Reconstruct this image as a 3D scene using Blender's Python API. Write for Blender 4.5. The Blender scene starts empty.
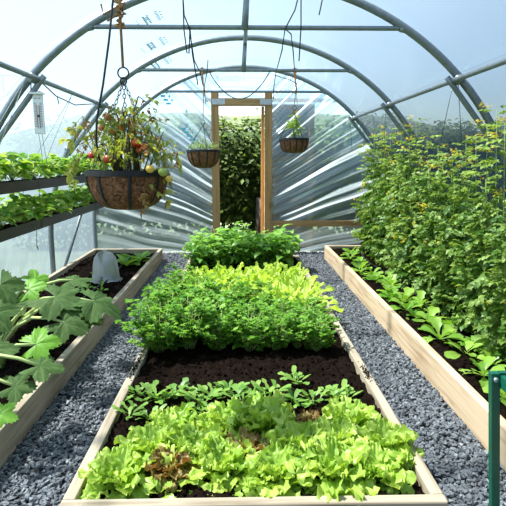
import bpy, math, random
import numpy as np
from mathutils import Vector, Matrix, Euler
random.seed(7); np.random.seed(7)
rnd = random.uniform
PI = math.pi
S = bpy.context.scene
COL = S.collection
CX = 0.05            # tunnel axis
RH = 2.11            # hoop radius
ZL = 0.424            # straight leg height
CAMZ = 1.3

# ------------------------------------------------------------------ camera
cam_d = bpy.data.cameras.new('camera'); cam = bpy.data.objects.new('camera', cam_d); COL.objects.link(cam)
cam.location = (0, 0, CAMZ)
cam.rotation_euler = (math.radians(90 - 10.2), 0, math.radians(-1.33))
cam_d.sensor_width = 36; cam_d.lens = 36 * 515 / 506; cam_d.clip_end = 300; cam_d.clip_start = .02
S.camera = cam
RC = Euler(cam.rotation_euler).to_matrix()

def at(px, py, Y):
    d = RC @ Vector((px - 253, -(py - 253), -515))
    k = Y / d.y
    return Vector((d.x * k, Y, CAMZ + d.z * k))

# ------------------------------------------------------------------ mesh builder
class MB:
    def __init__(s): s.V = []; s.F = {}; s.T = []; s.M = {}; s.n = 0
    def add(s, V, F, tint=.5, mi=0):
        V = np.asarray(V, float).reshape(-1, 3)
        F = np.asarray(F, int)
        s.V.append(V)
        t = np.asarray(tint, float)
        s.T.append(np.full(len(V), float(t)) if t.ndim == 0 else t)
        s.F.setdefault(F.shape[1], []).append(F + s.n)
        s.M.setdefault(F.shape[1], []).append(np.full(len(F), mi))
        s.n += len(V)
    def more(s, F, off, mi=0):
        F = np.asarray(F, int)
        s.F.setdefault(F.shape[1], []).append(F + off); s.M.setdefault(F.shape[1], []).append(np.full(len(F), mi))
    def inst(s, V, F, mats, offs, tints):
        V = np.asarray(V); F = np.asarray(F); k = len(offs)
        if k == 0: return
        W = np.einsum('kij,nj->kni', np.asarray(mats), V) + np.asarray(offs)[:, None, :]
        FF = (F[None] + (np.arange(k) * len(V))[:, None, None]).reshape(-1, F.shape[1])
        s.add(W.reshape(-1, 3), FF, np.repeat(np.asarray(tints), len(V)))
    def box(s, a, b, tint=.5, mi=0):
        x0, y0, z0 = a; x1, y1, z1 = b
        V = [(x0,y0,z0),(x1,y0,z0),(x1,y1,z0),(x0,y1,z0),(x0,y0,z1),(x1,y0,z1),(x1,y1,z1),(x0,y1,z1)]
        s.add(V, [(0,3,2,1),(4,5,6,7),(0,1,5,4),(1,2,6,5),(2,3,7,6),(3,0,4,7)], tint, mi)
    def tube(s, pts, r, n=6, tint=.5, closed=False, mi=0):
        P = np.asarray([tuple(p) for p in pts], float); m = len(P)
        R = np.full(m, r) if np.ndim(r) == 0 else np.asarray(r, float)
        if closed: T = np.roll(P, -1, 0) - np.roll(P, 1, 0)
        else:
            T = np.empty_like(P); T[1:-1] = P[2:] - P[:-2]; T[0] = P[1] - P[0]; T[-1] = P[-1] - P[-2]
        T /= np.linalg.norm(T, axis=1)[:, None] + 1e-12
        a = np.array((0, 0, 1.)) if abs(T[0, 2]) < .9 else np.array((1., 0, 0))
        N = np.cross(T[0], a); N /= np.linalg.norm(N)
        V = []
        for i in range(m):
            N = N - T[i] * N.dot(T[i]); N /= np.linalg.norm(N) + 1e-12
            B = np.cross(T[i], N)
            for k in range(n):
                w = 2 * PI * k / n
                V.append(P[i] + R[i] * (math.cos(w) * N + math.sin(w) * B))
        F = []
        for i in range(m if closed else m - 1):
            j = (i + 1) % m
            for k in range(n):
                k2 = (k + 1) % n
                F.append((i*n+k, i*n+k2, j*n+k2, j*n+k))
        o = s.n
        s.add(V, F, tint, mi)
        if not closed:
            s.more([list(range(n))[::-1]], o, mi); s.more([[(m-1)*n+k for k in range(n)]], o, mi)
    def lathe(s, prof, c, n=24, tint=.5):
        c = np.asarray(c, float); V = []
        for r, z in prof:
            for k in range(n):
                w = 2*PI*k/n; V.append(c + (r*math.cos(w), r*math.sin(w), z))
        F = []
        for i in range(len(prof)-1):
            for k in range(n):
                k2 = (k+1) % n; F.append((i*n+k, i*n+k2, (i+1)*n+k2, (i+1)*n+k))
        s.add(V, F, tint)
    def ball(s, c, r, sz=1, n=12, tint=.5, tip=0):
        prof = [(max(1e-4, r*math.sin(a)), -r*sz*math.cos(a)) for a in np.linspace(0, PI, n//2+2)]
        s.lathe(prof, c, n, tint)
    def build(s, name, mat, parent=None, loc=None, smooth=True):
        """vertices are given in world space when loc is set, else local to the parent"""
        me = bpy.data.meshes.new(name)
        V = np.concatenate(s.V)
        if loc is not None: V = V - np.asarray(tuple(loc), float)
        me.vertices.add(len(V)); me.vertices.foreach_set('co', V.ravel())
        loops = []; starts = []; mis = []; p = 0
        for k, L in s.F.items():
            A = np.concatenate(L); loops.append(A.ravel())
            starts.append(p + np.arange(len(A)) * k); p += A.size
            mis.append(np.concatenate(s.M[k]))
        loops = np.concatenate(loops); starts = np.concatenate(starts); mis = np.concatenate(mis)
        me.loops.add(len(loops)); me.loops.foreach_set('vertex_index', loops.astype(np.int32))
        me.polygons.add(len(starts)); me.polygons.foreach_set('loop_start', starts.astype(np.int32))
        me.polygons.foreach_set('material_index', mis.astype(np.int32))
        me.polygons.foreach_set('use_smooth', np.full(len(starts), bool(smooth)))
        me.update(calc_edges=True); me.validate()
        at_ = me.attributes.new('tint', 'FLOAT', 'POINT'); at_.data.foreach_set('value', np.concatenate(s.T))
        for m in (mat if isinstance(mat, (list, tuple)) else [mat]): me.materials.append(m)
        o = bpy.data.objects.new(name, me); COL.objects.link(o)
        if parent is not None: o.parent = parent
        elif loc is not None: o.location = loc
        return o

def tag(o, label=None, cat=None, group=None, kind=None):
    if label: o['label'] = label
    if cat: o['category'] = cat
    if group: o['group'] = group
    if kind: o['kind'] = kind
    return o
def thing(name, label, cat, loc, group=None, rz=0):
    o = bpy.data.objects.new(name, None); COL.objects.link(o); o.location = loc; o.rotation_euler.z = rz
    o.empty_display_size = .05
    return tag(o, label, cat, group)
def dup(o, loc, rz, sc, label, parent=None):
    c = o.copy(); COL.objects.link(c)
    if parent is None:
        c.location = loc; c.rotation_euler = (0, 0, rz); c.scale = (sc, sc, sc)
        if label: c['label'] = label
    else: c.parent = parent
    for ch in list(o.children): dup(ch, None, 0, 1, None, c)
    return c
class Kinds:
    """a few built variants of one kind; the first use moves the variant itself, later ones copy it"""
    def __init__(s, vs): s.vs = vs; s.used = set()
    def put(s, i, loc, rz, sc, label):
        i %= len(s.vs); o = s.vs[i]
        if i in s.used: return dup(o, loc, rz, sc, label)
        s.used.add(i); o.location = loc; o.rotation_euler = (0, 0, rz); o.scale = (sc,)*3; o['label'] = label
        return o
    def drop_unused(s):
        for i, o in enumerate(s.vs):
            if i not in s.used:
                for c in list(o.children): bpy.data.objects.remove(c)
                bpy.data.objects.remove(o)
ORD = 'first second third fourth fifth sixth seventh eighth ninth tenth eleventh twelfth thirteenth fourteenth fifteenth'.split()
def ordl(i, n):
    return 'leftmost' if i == 0 else 'rightmost' if i == n-1 else ORD[i] + ' from the left'

# ------------------------------------------------------------------ materials
def newmat(name):
    m = bpy.data.materials.new(name); m.use_nodes = True
    nt = m.node_tree; nt.nodes.clear()
    out = nt.nodes.new('ShaderNodeOutputMaterial')
    return m, nt, out
def N(nt, t, **kw):
    n = nt.nodes.new('ShaderNode' + t)
    for k, v in kw.items():
        if k in n.inputs: n.inputs[k].default_value = v
        else: setattr(n, k, v)
    return n
def ramp(nt, src, stops):
    r = nt.nodes.new('ShaderNodeValToRGB'); e = r.color_ramp.elements
    while len(e) < len(stops): e.new(.5)
    for i, (p, c) in enumerate(stops): e[i].position = p; e[i].color = (*c, 1)
    nt.links.new(src, r.inputs[0]); return r
def coords(nt, scale=(1,1,1), kind='Object'):
    tc = N(nt, 'TexCoord'); mp = N(nt, 'Mapping'); mp.inputs['Scale'].default_value = scale
    nt.links.new(tc.outputs[kind], mp.inputs[0]); return mp.outputs[0]

def simple(name, c, rough=.5, metal=0, noise=0, nscale=20, bump=0, spec=.5, c2=None):
    m, nt, out = newmat(name); b = N(nt, 'BsdfPrincipled'); b.inputs['Roughness'].default_value = rough
    b.inputs['Metallic'].default_value = metal; b.inputs['Specular IOR Level'].default_value = spec
    b.inputs['Base Color'].default_value = (*c, 1)
    if noise or bump:
        nz = N(nt, 'TexNoise'); nz.inputs['Scale'].default_value = nscale; nz.inputs['Detail'].default_value = 5
        nt.links.new(coords(nt), nz.inputs['Vector'])
        if noise:
            d = c2 or tuple(x * (1 - noise) for x in c)
            r = ramp(nt, nz.outputs['Fac'], [(.3, d), (.7, c)]); nt.links.new(r.outputs[0], b.inputs['Base Color'])
        if bump:
            bp = N(nt, 'Bump'); bp.inputs['Strength'].default_value = bump; bp.inputs['Distance'].default_value = .01
            nt.links.new(nz.outputs['Fac'], bp.inputs['Height']); nt.links.new(bp.outputs[0], b.inputs['Normal'])
    nt.links.new(b.outputs[0], out.inputs[0]); return m

def leafmat(name, ca, cb, trans=.4, rough=.45, spec=.35, tcol=None, veins=0):
    """tint attribute mixes the two leaf colours; light passes through the blade"""
    m, nt, out = newmat(name)
    a = N(nt, 'Attribute', attribute_name='tint')
    nz = N(nt, 'TexNoise'); nz.inputs['Scale'].default_value = 14; nt.links.new(coords(nt), nz.inputs['Vector'])
    ad = N(nt, 'Math', operation='MULTIPLY_ADD'); nt.links.new(nz.outputs['Fac'], ad.inputs[0]); ad.inputs[1].default_value = .5
    sb = N(nt, 'Math', operation='SUBTRACT'); nt.links.new(a.outputs['Fac'], sb.inputs[0]); sb.inputs[1].default_value = .25
    nt.links.new(sb.outputs[0], ad.inputs[2])
    r = ramp(nt, ad.outputs[0], [(.1, ca), (.9, cb)])
    b = N(nt, 'BsdfPrincipled'); b.inputs['Roughness'].default_value = rough; b.inputs['Specular IOR Level'].default_value = spec
    t = N(nt, 'BsdfTranslucent')
    nt.links.new(r.outputs[0], b.inputs['Base Color'])
    mx = N(nt, 'Mix', data_type='RGBA', blend_type='MULTIPLY'); mx.inputs[0].default_value = 1
    nt.links.new(r.outputs[0], mx.inputs[6]); mx.inputs[7].default_value = (*(tcol or (1.5, 1.45, .7)), 1)
    nt.links.new(mx.outputs[2], t.inputs['Color'])
    ms = N(nt, 'MixShader'); ms.inputs[0].default_value = trans
    nt.links.new(b.outputs[0], ms.inputs[1]); nt.links.new(t.outputs[0], ms.inputs[2])
    nt.links.new(ms.outputs[0], out.inputs[0]); return m

def woodmat(name, ca, cb, axis='Y', rough=.7):
    m, nt, out = newmat(name)
    sc = {'X': (1.2, 22, 22), 'Y': (22, 1.2, 22), 'Z': (22, 22, 1.2)}[axis]
    v = coords(nt, sc)
    nz = N(nt, 'TexNoise'); nz.inputs['Scale'].default_value = 1.6; nz.inputs['Detail'].default_value = 6; nz.inputs['Distortion'].default_value = .6
    nt.links.new(v, nz.inputs['Vector'])
    n2 = N(nt, 'TexNoise'); n2.inputs['Scale'].default_value = 2.2; nt.links.new(coords(nt), n2.inputs['Vector'])
    mm = N(nt, 'Math', operation='MULTIPLY_ADD'); nt.links.new(n2.outputs['Fac'], mm.inputs[0]); mm.inputs[1].default_value = .5
    nt.links.new(nz.outputs['Fac'], mm.inputs[2])
    r = ramp(nt, mm.outputs[0], [(.5, cb), (.82, ca)])
    # knots
    vo = N(nt, 'TexVoronoi'); vo.inputs['Scale'].default_value = 1
    ks = {'X': (2.2, 9, 9), 'Y': (9, 2.2, 9), 'Z': (9, 9, 2.2)}[axis]
    nt.links.new(coords(nt, ks), vo.inputs['Vector'])
    kr = ramp(nt, vo.outputs['Distance'], [(.06, (.35, .22, .12)), (.16, (1, 1, 1))])
    mx = N(nt, 'Mix', data_type='RGBA', blend_type='MULTIPLY'); mx.inputs[0].default_value = .7
    nt.links.new(r.outputs[0], mx.inputs[6]); nt.links.new(kr.outputs[0], mx.inputs[7])
    b = N(nt, 'BsdfPrincipled'); b.inputs['Roughness'].default_value = rough; b.inputs['Specular IOR Level'].default_value = .2
    nt.links.new(mx.outputs[2], b.inputs['Base Color'])
    bp = N(nt, 'Bump'); bp.inputs['Strength'].default_value = .25; bp.inputs['Distance'].default_value = .004
    nt.links.new(nz.outputs['Fac'], bp.inputs['Height']); nt.links.new(bp.outputs[0], b.inputs['Normal'])
    nt.links.new(b.outputs[0], out.inputs[0]); return m

def polythene(name, clear, col=(.86, .93, .95), haze=0.0, gloss=.12, rough=.18, tcol=(.9, .97, 1)):
    """thin film: part clear, part milky; creases (tint) are milkier"""
    m, nt, out = newmat(name)
    tr = N(nt, 'BsdfTransparent'); tr.inputs[0].default_value = (*tcol, 1)
    tl = N(nt, 'BsdfTranslucent'); tl.inputs[0].default_value = (*col, 1)
    df = N(nt, 'BsdfDiffuse'); df.inputs[0].default_value = (*col, 1)
    m0 = N(nt, 'MixShader'); m0.inputs[0].default_value = .2
    nt.links.new(tl.outputs[0], m0.inputs[1]); nt.links.new(df.outputs[0], m0.inputs[2])
    m1 = N(nt, 'MixShader')
    a = N(nt, 'Attribute', attribute_name='tint')
    mu = N(nt, 'Math', operation='MULTIPLY_ADD', use_clamp=True); nt.links.new(a.outputs['Fac'], mu.inputs[0])
    mu.inputs[1].default_value = haze; mu.inputs[2].default_value = 1 - clear
    nt.links.new(mu.outputs[0], m1.inputs[0]); nt.links.new(tr.outputs[0], m1.inputs[1]); nt.links.new(m0.outputs[0], m1.inputs[2])
    g = N(nt, 'BsdfGlossy'); g.inputs['Roughness'].default_value = rough
    fr = N(nt, 'LayerWeight'); fr.inputs['Blend'].default_value = .35
    fm = N(nt, 'Math', operation='MULTIPLY_ADD'); nt.links.new(fr.outputs['Fresnel'], fm.inputs[0]); fm.inputs[1].default_value = .35; fm.inputs[2].default_value = gloss * .3
    m2 = N(nt, 'MixShader'); nt.links.new(fm.outputs[0], m2.inputs[0]); nt.links.new(m1.outputs[0], m2.inputs[1]); nt.links.new(g.outputs[0], m2.inputs[2])
    nt.links.new(m2.outputs[0], out.inputs[0]); return m

M = dict(
    film=polythene('polythene_cover', .19, col=(.066, .089, .106), tcol=(.88, .95, 1)),
    film_end=polythene('polythene_end_sheet', .56, col=(.50, .64, .71), haze=.6, gloss=.35, rough=.12, tcol=(.80, .93, .96)),
    steel=simple('galvanised_steel', (.25, .29, .315), .42, .55, noise=.25, nscale=30),
    wood=woodmat('pale_pine', (.60, .46, .31), (.35, .235, .13), 'Y'),
    woodx=woodmat('pale_pine_crosswise', (.60, .46, .31), (.35, .235, .13), 'X'),
    wood_grey=woodmat('shaded_pine', (.42, .355, .265), (.22, .17, .12), 'Y'),  # darker, greyer pine: shade on these boards is put into the colour
    wood_greyx=woodmat('shaded_pine_crosswise', (.42, .355, .265), (.22, .17, .12), 'X'),  # same shade-darkened tone, grain running across
    postz=woodmat('treated_timber', (.44, .27, .12), (.28, .16, .065), 'Z'),
    postx=woodmat('treated_timber_crosswise', (.44, .27, .12), (.28, .16, .065), 'X'),
    plate=simple('zinc_plate', (.55, .58, .6), .35, .8, noise=.2),
    soil=simple('dark_compost', (.0125, .0075, .0052), .95, 0, noise=.75, nscale=45, bump=1, spec=.04),
    floor=simple('compacted_earth', (.09, .09, .095), .9, 0, noise=.4, nscale=10, bump=.5),
    black=simple('black_plastic', (.012, .012, .013), .45, spec=.4),
    trough=simple('black_gutter', (.022, .022, .024), .35, noise=.3),
    twine=simple('brown_twine', (.42, .23, .09), .9, noise=.4, nscale=80),
    twine_o=simple('orange_twine', (.55, .25, .08), .9, noise=.3, nscale=80),
    green_paint=simple('green_paint', (.006, .105, .062), .35, noise=.15),
    white=simple('white_plastic', (.82, .83, .82), .35),
    ink=simple('dark_ink', (.05, .05, .06), .5),
    red=simple('red_liquid', (.6, .03, .03), .3),
    blueprint=simple('blue_print', (.07, .48, .72), .6),
    clay=simple('terracotta', (.5, .17, .07), .8),
    grass=simple('grass_ground', (.04, .06, .018), .95, noise=.5, nscale=2),
    hill=simple('hill_grass', (.035, .055, .015), .95, noise=.75, nscale=.35),
    bark=simple('weathered_post', (.05, .038, .027), .9, noise=.5, nscale=12),
    tomato_red=simple('ripe_tomato', (.62, .06, .02), .25, noise=.0),
    tomato_or=simple('orange_tomato', (.70, .20, .05), .28),
    tomato_ye=simple('yellow_tomato', (.72, .48, .07), .28),
    tomato_gr=simple('green_tomato', (.33, .42, .09), .28),
    stem_g=simple('green_stem', (.20, .32, .07), .6, noise=.3),
    stem_b=simple('woody_stem', (.17, .15, .06), .7, noise=.4, nscale=40),
    stem_pale=simple('pale_stalk', (.45, .55, .20), .5),
    yellow=leafmat('yellow_petal', (.75, .55, .03), (.85, .70, .08), .3, .5),
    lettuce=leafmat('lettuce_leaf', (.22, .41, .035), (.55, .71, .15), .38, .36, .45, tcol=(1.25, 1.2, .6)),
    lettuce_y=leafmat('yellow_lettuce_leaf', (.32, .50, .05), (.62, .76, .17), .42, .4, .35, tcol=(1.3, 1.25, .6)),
    lettuce_r=leafmat('red_lettuce_leaf', (.17, .06, .02), (.36, .32, .09), .3, .38, .4, tcol=(1.4, .8, .5)),
    rocket=leafmat('rocket_leaf', (.12, .28, .04), (.30, .48, .10), .38, .42),
    coriander=leafmat('coriander_leaf', (.08, .24, .025), (.24, .46, .06), .4, .42),
    bean=leafmat('potato_leaf', (.10, .27, .03), (.30, .52, .10), .38, .38, .45),
    courgette=leafmat('courgette_leaf', (.035, .085, .02), (.135, .215, .07), .3, .65, .15),
    courgette_b=leafmat('young_courgette_leaf', (.15, .38, .035), (.25, .50, .06), .42, .45, .35),
    strawberry=leafmat('strawberry_leaf', (.09, .25, .03), (.36, .50, .10), .42, .42),
    tomato=leafmat('tomato_leaf', (.065, .16, .022), (.34, .47, .125), .34, .42),
    tomato_dry=leafmat('wilting_tomato_leaf', (.15, .23, .035), (.46, .46, .10), .4, .6),
    dry=leafmat('dry_leaf', (.24, .12, .04), (.42, .27, .10), .25, .8, .1, tcol=(1, .9, .6)),
    chard=leafmat('spinach_leaf', (.12, .32, .03), (.34, .55, .09), .4, .36, .45),
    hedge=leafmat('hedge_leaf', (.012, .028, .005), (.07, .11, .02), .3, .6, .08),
    herb=leafmat('herb_leaf', (.16, .27, .08), (.38, .50, .20), .35, .6),
)
# gravel: slate chips with per-stone greys
m, nt, out = newmat('slate_chips'); a = N(nt, 'Attribute', attribute_name='tint')
r = ramp(nt, a.outputs['Fac'], [(0, (.05, .058, .07)), (.6, (.14, .156, .176)), (1, (.29, .305, .325))])
b = N(nt, 'BsdfPrincipled'); b.inputs['Roughness'].default_value = .6; nt.links.new(r.outputs[0], b.inputs['Base Color']); nt.links.new(b.outputs[0], out.inputs[0])
M['slate'] = m
# coir
m, nt, out = newmat('coir_fibre'); nz = N(nt, 'TexNoise'); nz.inputs['Scale'].default_value = 40; nz.inputs['Detail'].default_value = 8; nz.inputs['Distortion'].default_value = 2
nt.links.new(coords(nt), nz.inputs['Vector']); r = ramp(nt, nz.outputs['Fac'], [(.3, (.06, .025, .012)), (.7, (.30, .15, .075))])
b = N(nt, 'BsdfPrincipled'); b.inputs['Roughness'].default_value = .95; b.inputs['Specular IOR Level'].default_value = .1
bp = N(nt, 'Bump'); bp.inputs['Strength'].default_value = .9; bp.inputs['Distance'].default_value = .012
nt.links.new(nz.outputs['Fac'], bp.inputs['Height']); nt.links.new(bp.outputs[0], b.inputs['Normal'])
nt.links.new(r.outputs[0], b.inputs['Base Color']); nt.links.new(b.outputs[0], out.inputs[0]); M['coir'] = m
# cloudy clear plastic of the cloche
M['cloche'] = polythene('cloche_plastic', .62, col=(.85, .88, .88), gloss=.5, rough=.12, tcol=(.93, .96, .96))

# ------------------------------------------------------------------ noise helpers
def n1(x, seed=0):
    rs = np.random.RandomState(seed); v = rs.uniform(-1, 1, 4096)
    x = np.asarray(x, float); i = np.floor(x).astype(int); f = x - i; f = f*f*(3-2*f)
    return v[i % 4096] * (1-f) + v[(i+1) % 4096] * f
def n2(x, y, seed=0):
    rs = np.random.RandomState(seed); v = rs.uniform(-1, 1, (128, 128))
    i = np.floor(x).astype(int); j = np.floor(y).astype(int); f = x-i; g = y-j; f = f*f*(3-2*f); g = g*g*(3-2*g)
    q = lambda a, b: v[a % 128, b % 128]
    return (q(i, j)*(1-f)+q(i+1, j)*f)*(1-g)+(q(i, j+1)*(1-f)+q(i+1, j+1)*f)*g
def gridF(nu, nv):
    """quads of a (nu+1) x (nv+1) vertex grid"""
    i, j = np.meshgrid(np.arange(nu), np.arange(nv), indexing='ij'); a = i*(nv+1)+j
    return np.stack([a, a+1, a+nv+2, a+nv+1], -1).reshape(-1, 4)

# ------------------------------------------------------------------ surroundings
mb = MB(); xs = np.linspace(-40, 40, 41); ys = np.linspace(-6, 60, 41)
X, Y = np.meshgrid(xs, ys, indexing='ij'); mb.add(np.stack([X, Y, np.full_like(X, -.04)], -1), gridF(40, 40)[:, ::-1])
tag(mb.build('ground', M['grass']), 'grass field outside the polytunnel', kind='structure')
mb = MB(); xs = np.linspace(-17, 17, 61); ys = np.linspace(22, 90, 31)
X, Y = np.meshgrid(xs, ys, indexing='ij'); Z = 7.4*np.clip((Y-22)/45, 0, 1)**.8 + .5*n2(X/7, Y/7, 3) - .3
mb.add(np.stack([X, Y, Z], -1), gridF(60, 30)[:, ::-1])
tag(mb.build('hill', M['hill']), 'green hillside far beyond the doorway', kind='structure')

leaf_t = np.array([(0,0,0),(.5,-.3,.06),(1,0,-.05),(.5,.3,.06)]); leaf_f = np.array([(0,1,2),(0,2,3)])
def rot_frames(k, normal_bias, spread=1.0):
    """random frames whose z axes lean to normal_bias (k,3)"""
    nrm = normal_bias + spread*np.random.normal(size=(k, 3)); nrm /= np.linalg.norm(nrm, axis=1)[:, None]
    a = np.random.normal(size=(k, 3)); a -= nrm*(a*nrm).sum(1)[:, None]; a /= np.linalg.norm(a, axis=1)[:, None]
    return np.stack([a, np.cross(nrm, a), nrm], -1)
def hedge(name, x0, x1, y0, y1, h, k, label, ls=.09, seed=1):
    np.random.seed(seed)
    o = thing(name, label, 'hedge', ((x0+x1)/2, (y0+y1)/2, -.04))
    base = np.array(o.location)
    mbl = MB(); nu, nv = 60, 24
    # bumpy leafy mass: a rounded wall, then leaves all over it
    uu = np.random.uniform(0, 1, k); vv = np.random.uniform(0, 1, k)
    along_x = (x1-x0) > (y1-y0)
    Lg, Th = ((x1-x0), (y1-y0)) if along_x else ((y1-y0), (x1-x0))
    s = (uu-.5)*Lg
    sel = np.random.rand(k); zf = np.random.uniform(0, 1, k)
    ang = np.where(sel < .68, np.arcsin(np.clip(zf**1.82, 0, 1)), PI/2*(1+vv))  # front face evenly, then top and back
    hh = h*(1+.08*n1(s*1.7+40, seed)+.05*n1(s*4.1+9, seed+1))
    ce = np.sign(np.cos(ang))*np.abs(np.cos(ang))**.12; sa = np.sin(ang)**.55
    th = -Th/2*ce*(1+.2*n2(s*1.6+50, vv*9, seed)); zz = hh*sa
    nb = np.stack([np.zeros(k), -np.cos(ang), np.sin(ang)+.25], -1)
    P = np.stack([s, th, zz], -1) + np.random.normal(size=(k, 3))*.05
    if not along_x: P = P[:, [1, 0, 2]]; nb = nb[:, [1, 0, 2]]
    fr = rot_frames(k, nb*1.3, .55); scl = np.random.uniform(.6, 1.4, k)*ls
    P[:, 2] = np.clip(P[:, 2], .02, None)
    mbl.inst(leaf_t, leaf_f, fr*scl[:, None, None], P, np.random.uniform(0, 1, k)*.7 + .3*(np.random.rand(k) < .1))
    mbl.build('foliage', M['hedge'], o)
    core = MB(); su = np.linspace(-.5, .5, 41)*Lg*.99; av = np.linspace(.02, .98, 17)*PI
    A, B = np.meshgrid(su, av, indexing='ij')
    c = -np.sign(np.cos(B))*np.abs(np.cos(B))**.35*Th/2*.86; z = h*.93*np.sin(B)**.55*(1+.06*n1(A*1.7+40, seed))
    V = np.stack([A, c, z], -1).reshape(-1, 3)
    if not along_x: V = V[:, [1, 0, 2]]
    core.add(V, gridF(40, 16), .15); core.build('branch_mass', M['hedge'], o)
    return o
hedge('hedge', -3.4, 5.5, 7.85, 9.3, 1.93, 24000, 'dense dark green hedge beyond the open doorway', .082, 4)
hedge('hedge', 4.2, 5.6, -2, 8.2, 2.5, 5000, 'tall hedge outside along the side behind the tomato plants', .16, 8)
mb = MB(); mb.tube([(.27, 7.72, -.04), (.275, 7.72, .75)], .055, 10); fp = mb.build('fence_post', M['bark'], loc=(.27, 7.72, -.04))
tag(fp, 'short weathered wooden post in front of the hedge, seen through the doorway', 'post')

# ------------------------------------------------------------------ polythene cover
Y0, Y1 = -1.4, 7.30
def arc(a, r):
    """a: 0 = left foot ... 1 = right foot"""
    tot = ZL*2 + PI*RH; s = a*tot
    if s < ZL: return CX - r, s
    if s > tot-ZL: return CX + r, tot - s
    t = (s-ZL)/RH
    return CX - r*math.cos(t), ZL + r*math.sin(t)
def film_strip(name, a0, a1, na, label, seed):
    ny = 260; A = np.linspace(a0, a1, na+1); Ys = np.linspace(Y0, Y1, ny+1)
    P = np.array([arc(a, RH+.035) for a in A]); AA, YY = np.meshgrid(A, Ys, indexing='ij')
    z = P[:, 1][:, None]
    low = np.clip(1.15 - z, 0, 1.15)/1.15
    f = .010*low*(n1(YY*13 + 6*n1(z*1.3 + 5, seed), seed) + .6*n1(YY*29 + z*1.5 + 7, seed+1)) + .006*n2(YY*1.3+20, AA*18, seed+2)
    f = np.minimum(f, .012)
    c = np.array((CX, ZL)); d = P - c; d[:, 1] = np.maximum(d[:, 1], 0); d /= np.linalg.norm(d, axis=1)[:, None]
    V = np.stack([P[:, 0][:, None] + d[:, 0][:, None]*f, YY, P[:, 1][:, None] + d[:, 1][:, None]*f], -1)
    mb = MB(); mb.add(V, gridF(na, ny), np.clip(np.abs(f)*40, 0, 1).ravel())
    return tag(mb.build(name, M['film']), label, kind='structure')
tot = ZL*2 + PI*RH
aP = (ZL + RH*math.acos(1.51/RH))/tot      # purlin position on the arc
film_strip('wall_left', 0, aP, 40, 'milky polythene side of the tunnel behind the strawberry troughs', 11)
film_strip('ceiling', aP, 1-aP, 60, 'bright milky polythene roof of the tunnel', 21)
film_strip('wall_right', 1-aP, 1, 40, 'milky polythene side of the tunnel behind the tomato plants', 31)

DX0, DX1, DZ = -.30, .33, 2.03      # doorway opening
def end_sheet(name, Yw, mat, door, label):
    nx, nz = 330, 230
    xs = np.linspace(CX-RH-.03, CX+RH+.03, nx+1); mbw = MB()
    # each column runs from the ground to the hoop
    top = np.array([ZL + math.sqrt(max(0, (RH+.03)**2-(x-CX)**2)) for x in xs])
    t = np.linspace(0, 1, nz+1)
    XX = np.repeat(xs[:, None], nz+1, 1); ZZ = top[:, None]*t[None]
    if door:   # columns snap to the door jambs
        for lim in (DX0-.05, DX1+.05):
            i = np.argmin(abs(xs-lim)); XX[i] = lim
    side = np.where(XX < .02, DX0-XX, XX-DX1); s = np.clip(side, 0, None)
    z0 = (ZZ - .22*s)/(1 + .42*s)
    jit = np.where(XX < .02, 0, 57.3)
    f = 16*z0 + jit
    w = n1(f + .5*n1(s*1.6+jit, 4), 5) + .55*n1(2.3*f + .7*n1(s*2+jit, 6), 7)
    amp = .018*(.35 + .65*np.exp(-s*.9))*np.clip(s*8, 0, 1)*np.clip((top[:, None]-ZZ)*5, 0, 1)
    low = np.clip((ZZ-.25)/.3, .25, 1)
    D = amp*w*low
    l1 = np.clip(1-np.abs(n1(2.1*f+.6*n1(s*1.6+jit, 14), 15))*4, 0, 1); l2 = np.clip(1-np.abs(n1(1.2*f+31+.5*n1(s*1.3+jit, 16), 17))*4.5, 0, 1)
    cr = np.clip(np.maximum(l1, l2) + np.clip((w-.5)*1.5, 0, 1), 0, 1)*(.4+.6*np.exp(-s*.45))*np.clip((ZZ-.3)/.5, .04, 1)
    mod = .45 + .75*n2(s*2.2+30, z0*6+3, 12)
    cr = cr*np.clip(.25 + mod, 0.05, 1.2)
    # the folds between are only lightly milky
    cr = np.clip(cr + .18*np.clip(n2(XX*.8+9, ZZ*.9+5, 9), 0, 1), 0, 1)
    V = np.stack([XX, Yw + D, ZZ], -1); F = gridF(nx, nz)
    if door:
        c = V.reshape(-1, 3)[F].mean(1)
        F = F[~((c[:, 0] > DX0-.05) & (c[:, 0] < DX1+.05) & (c[:, 2] < DZ+.05))]
    mbw.add(V, F, cr.ravel())
    return tag(mbw.build(name, mat), label, kind='structure')
end_sheet('wall_back', 7.33, M['film_end'], True, 'creased clear polythene end sheet around the doorway')
end_sheet('wall_front', -1.4, M['film'], False, 'milky polythene sheet closing the near end')

# floor under the gravel
mb = MB(); mb.box((CX-RH-.03, Y0, -.05), (CX+RH+.03, 7.4, -.012)); tag(mb.build('floor', M['floor'], smooth=False), 'earth floor under the slate gravel', kind='structure')

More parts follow.
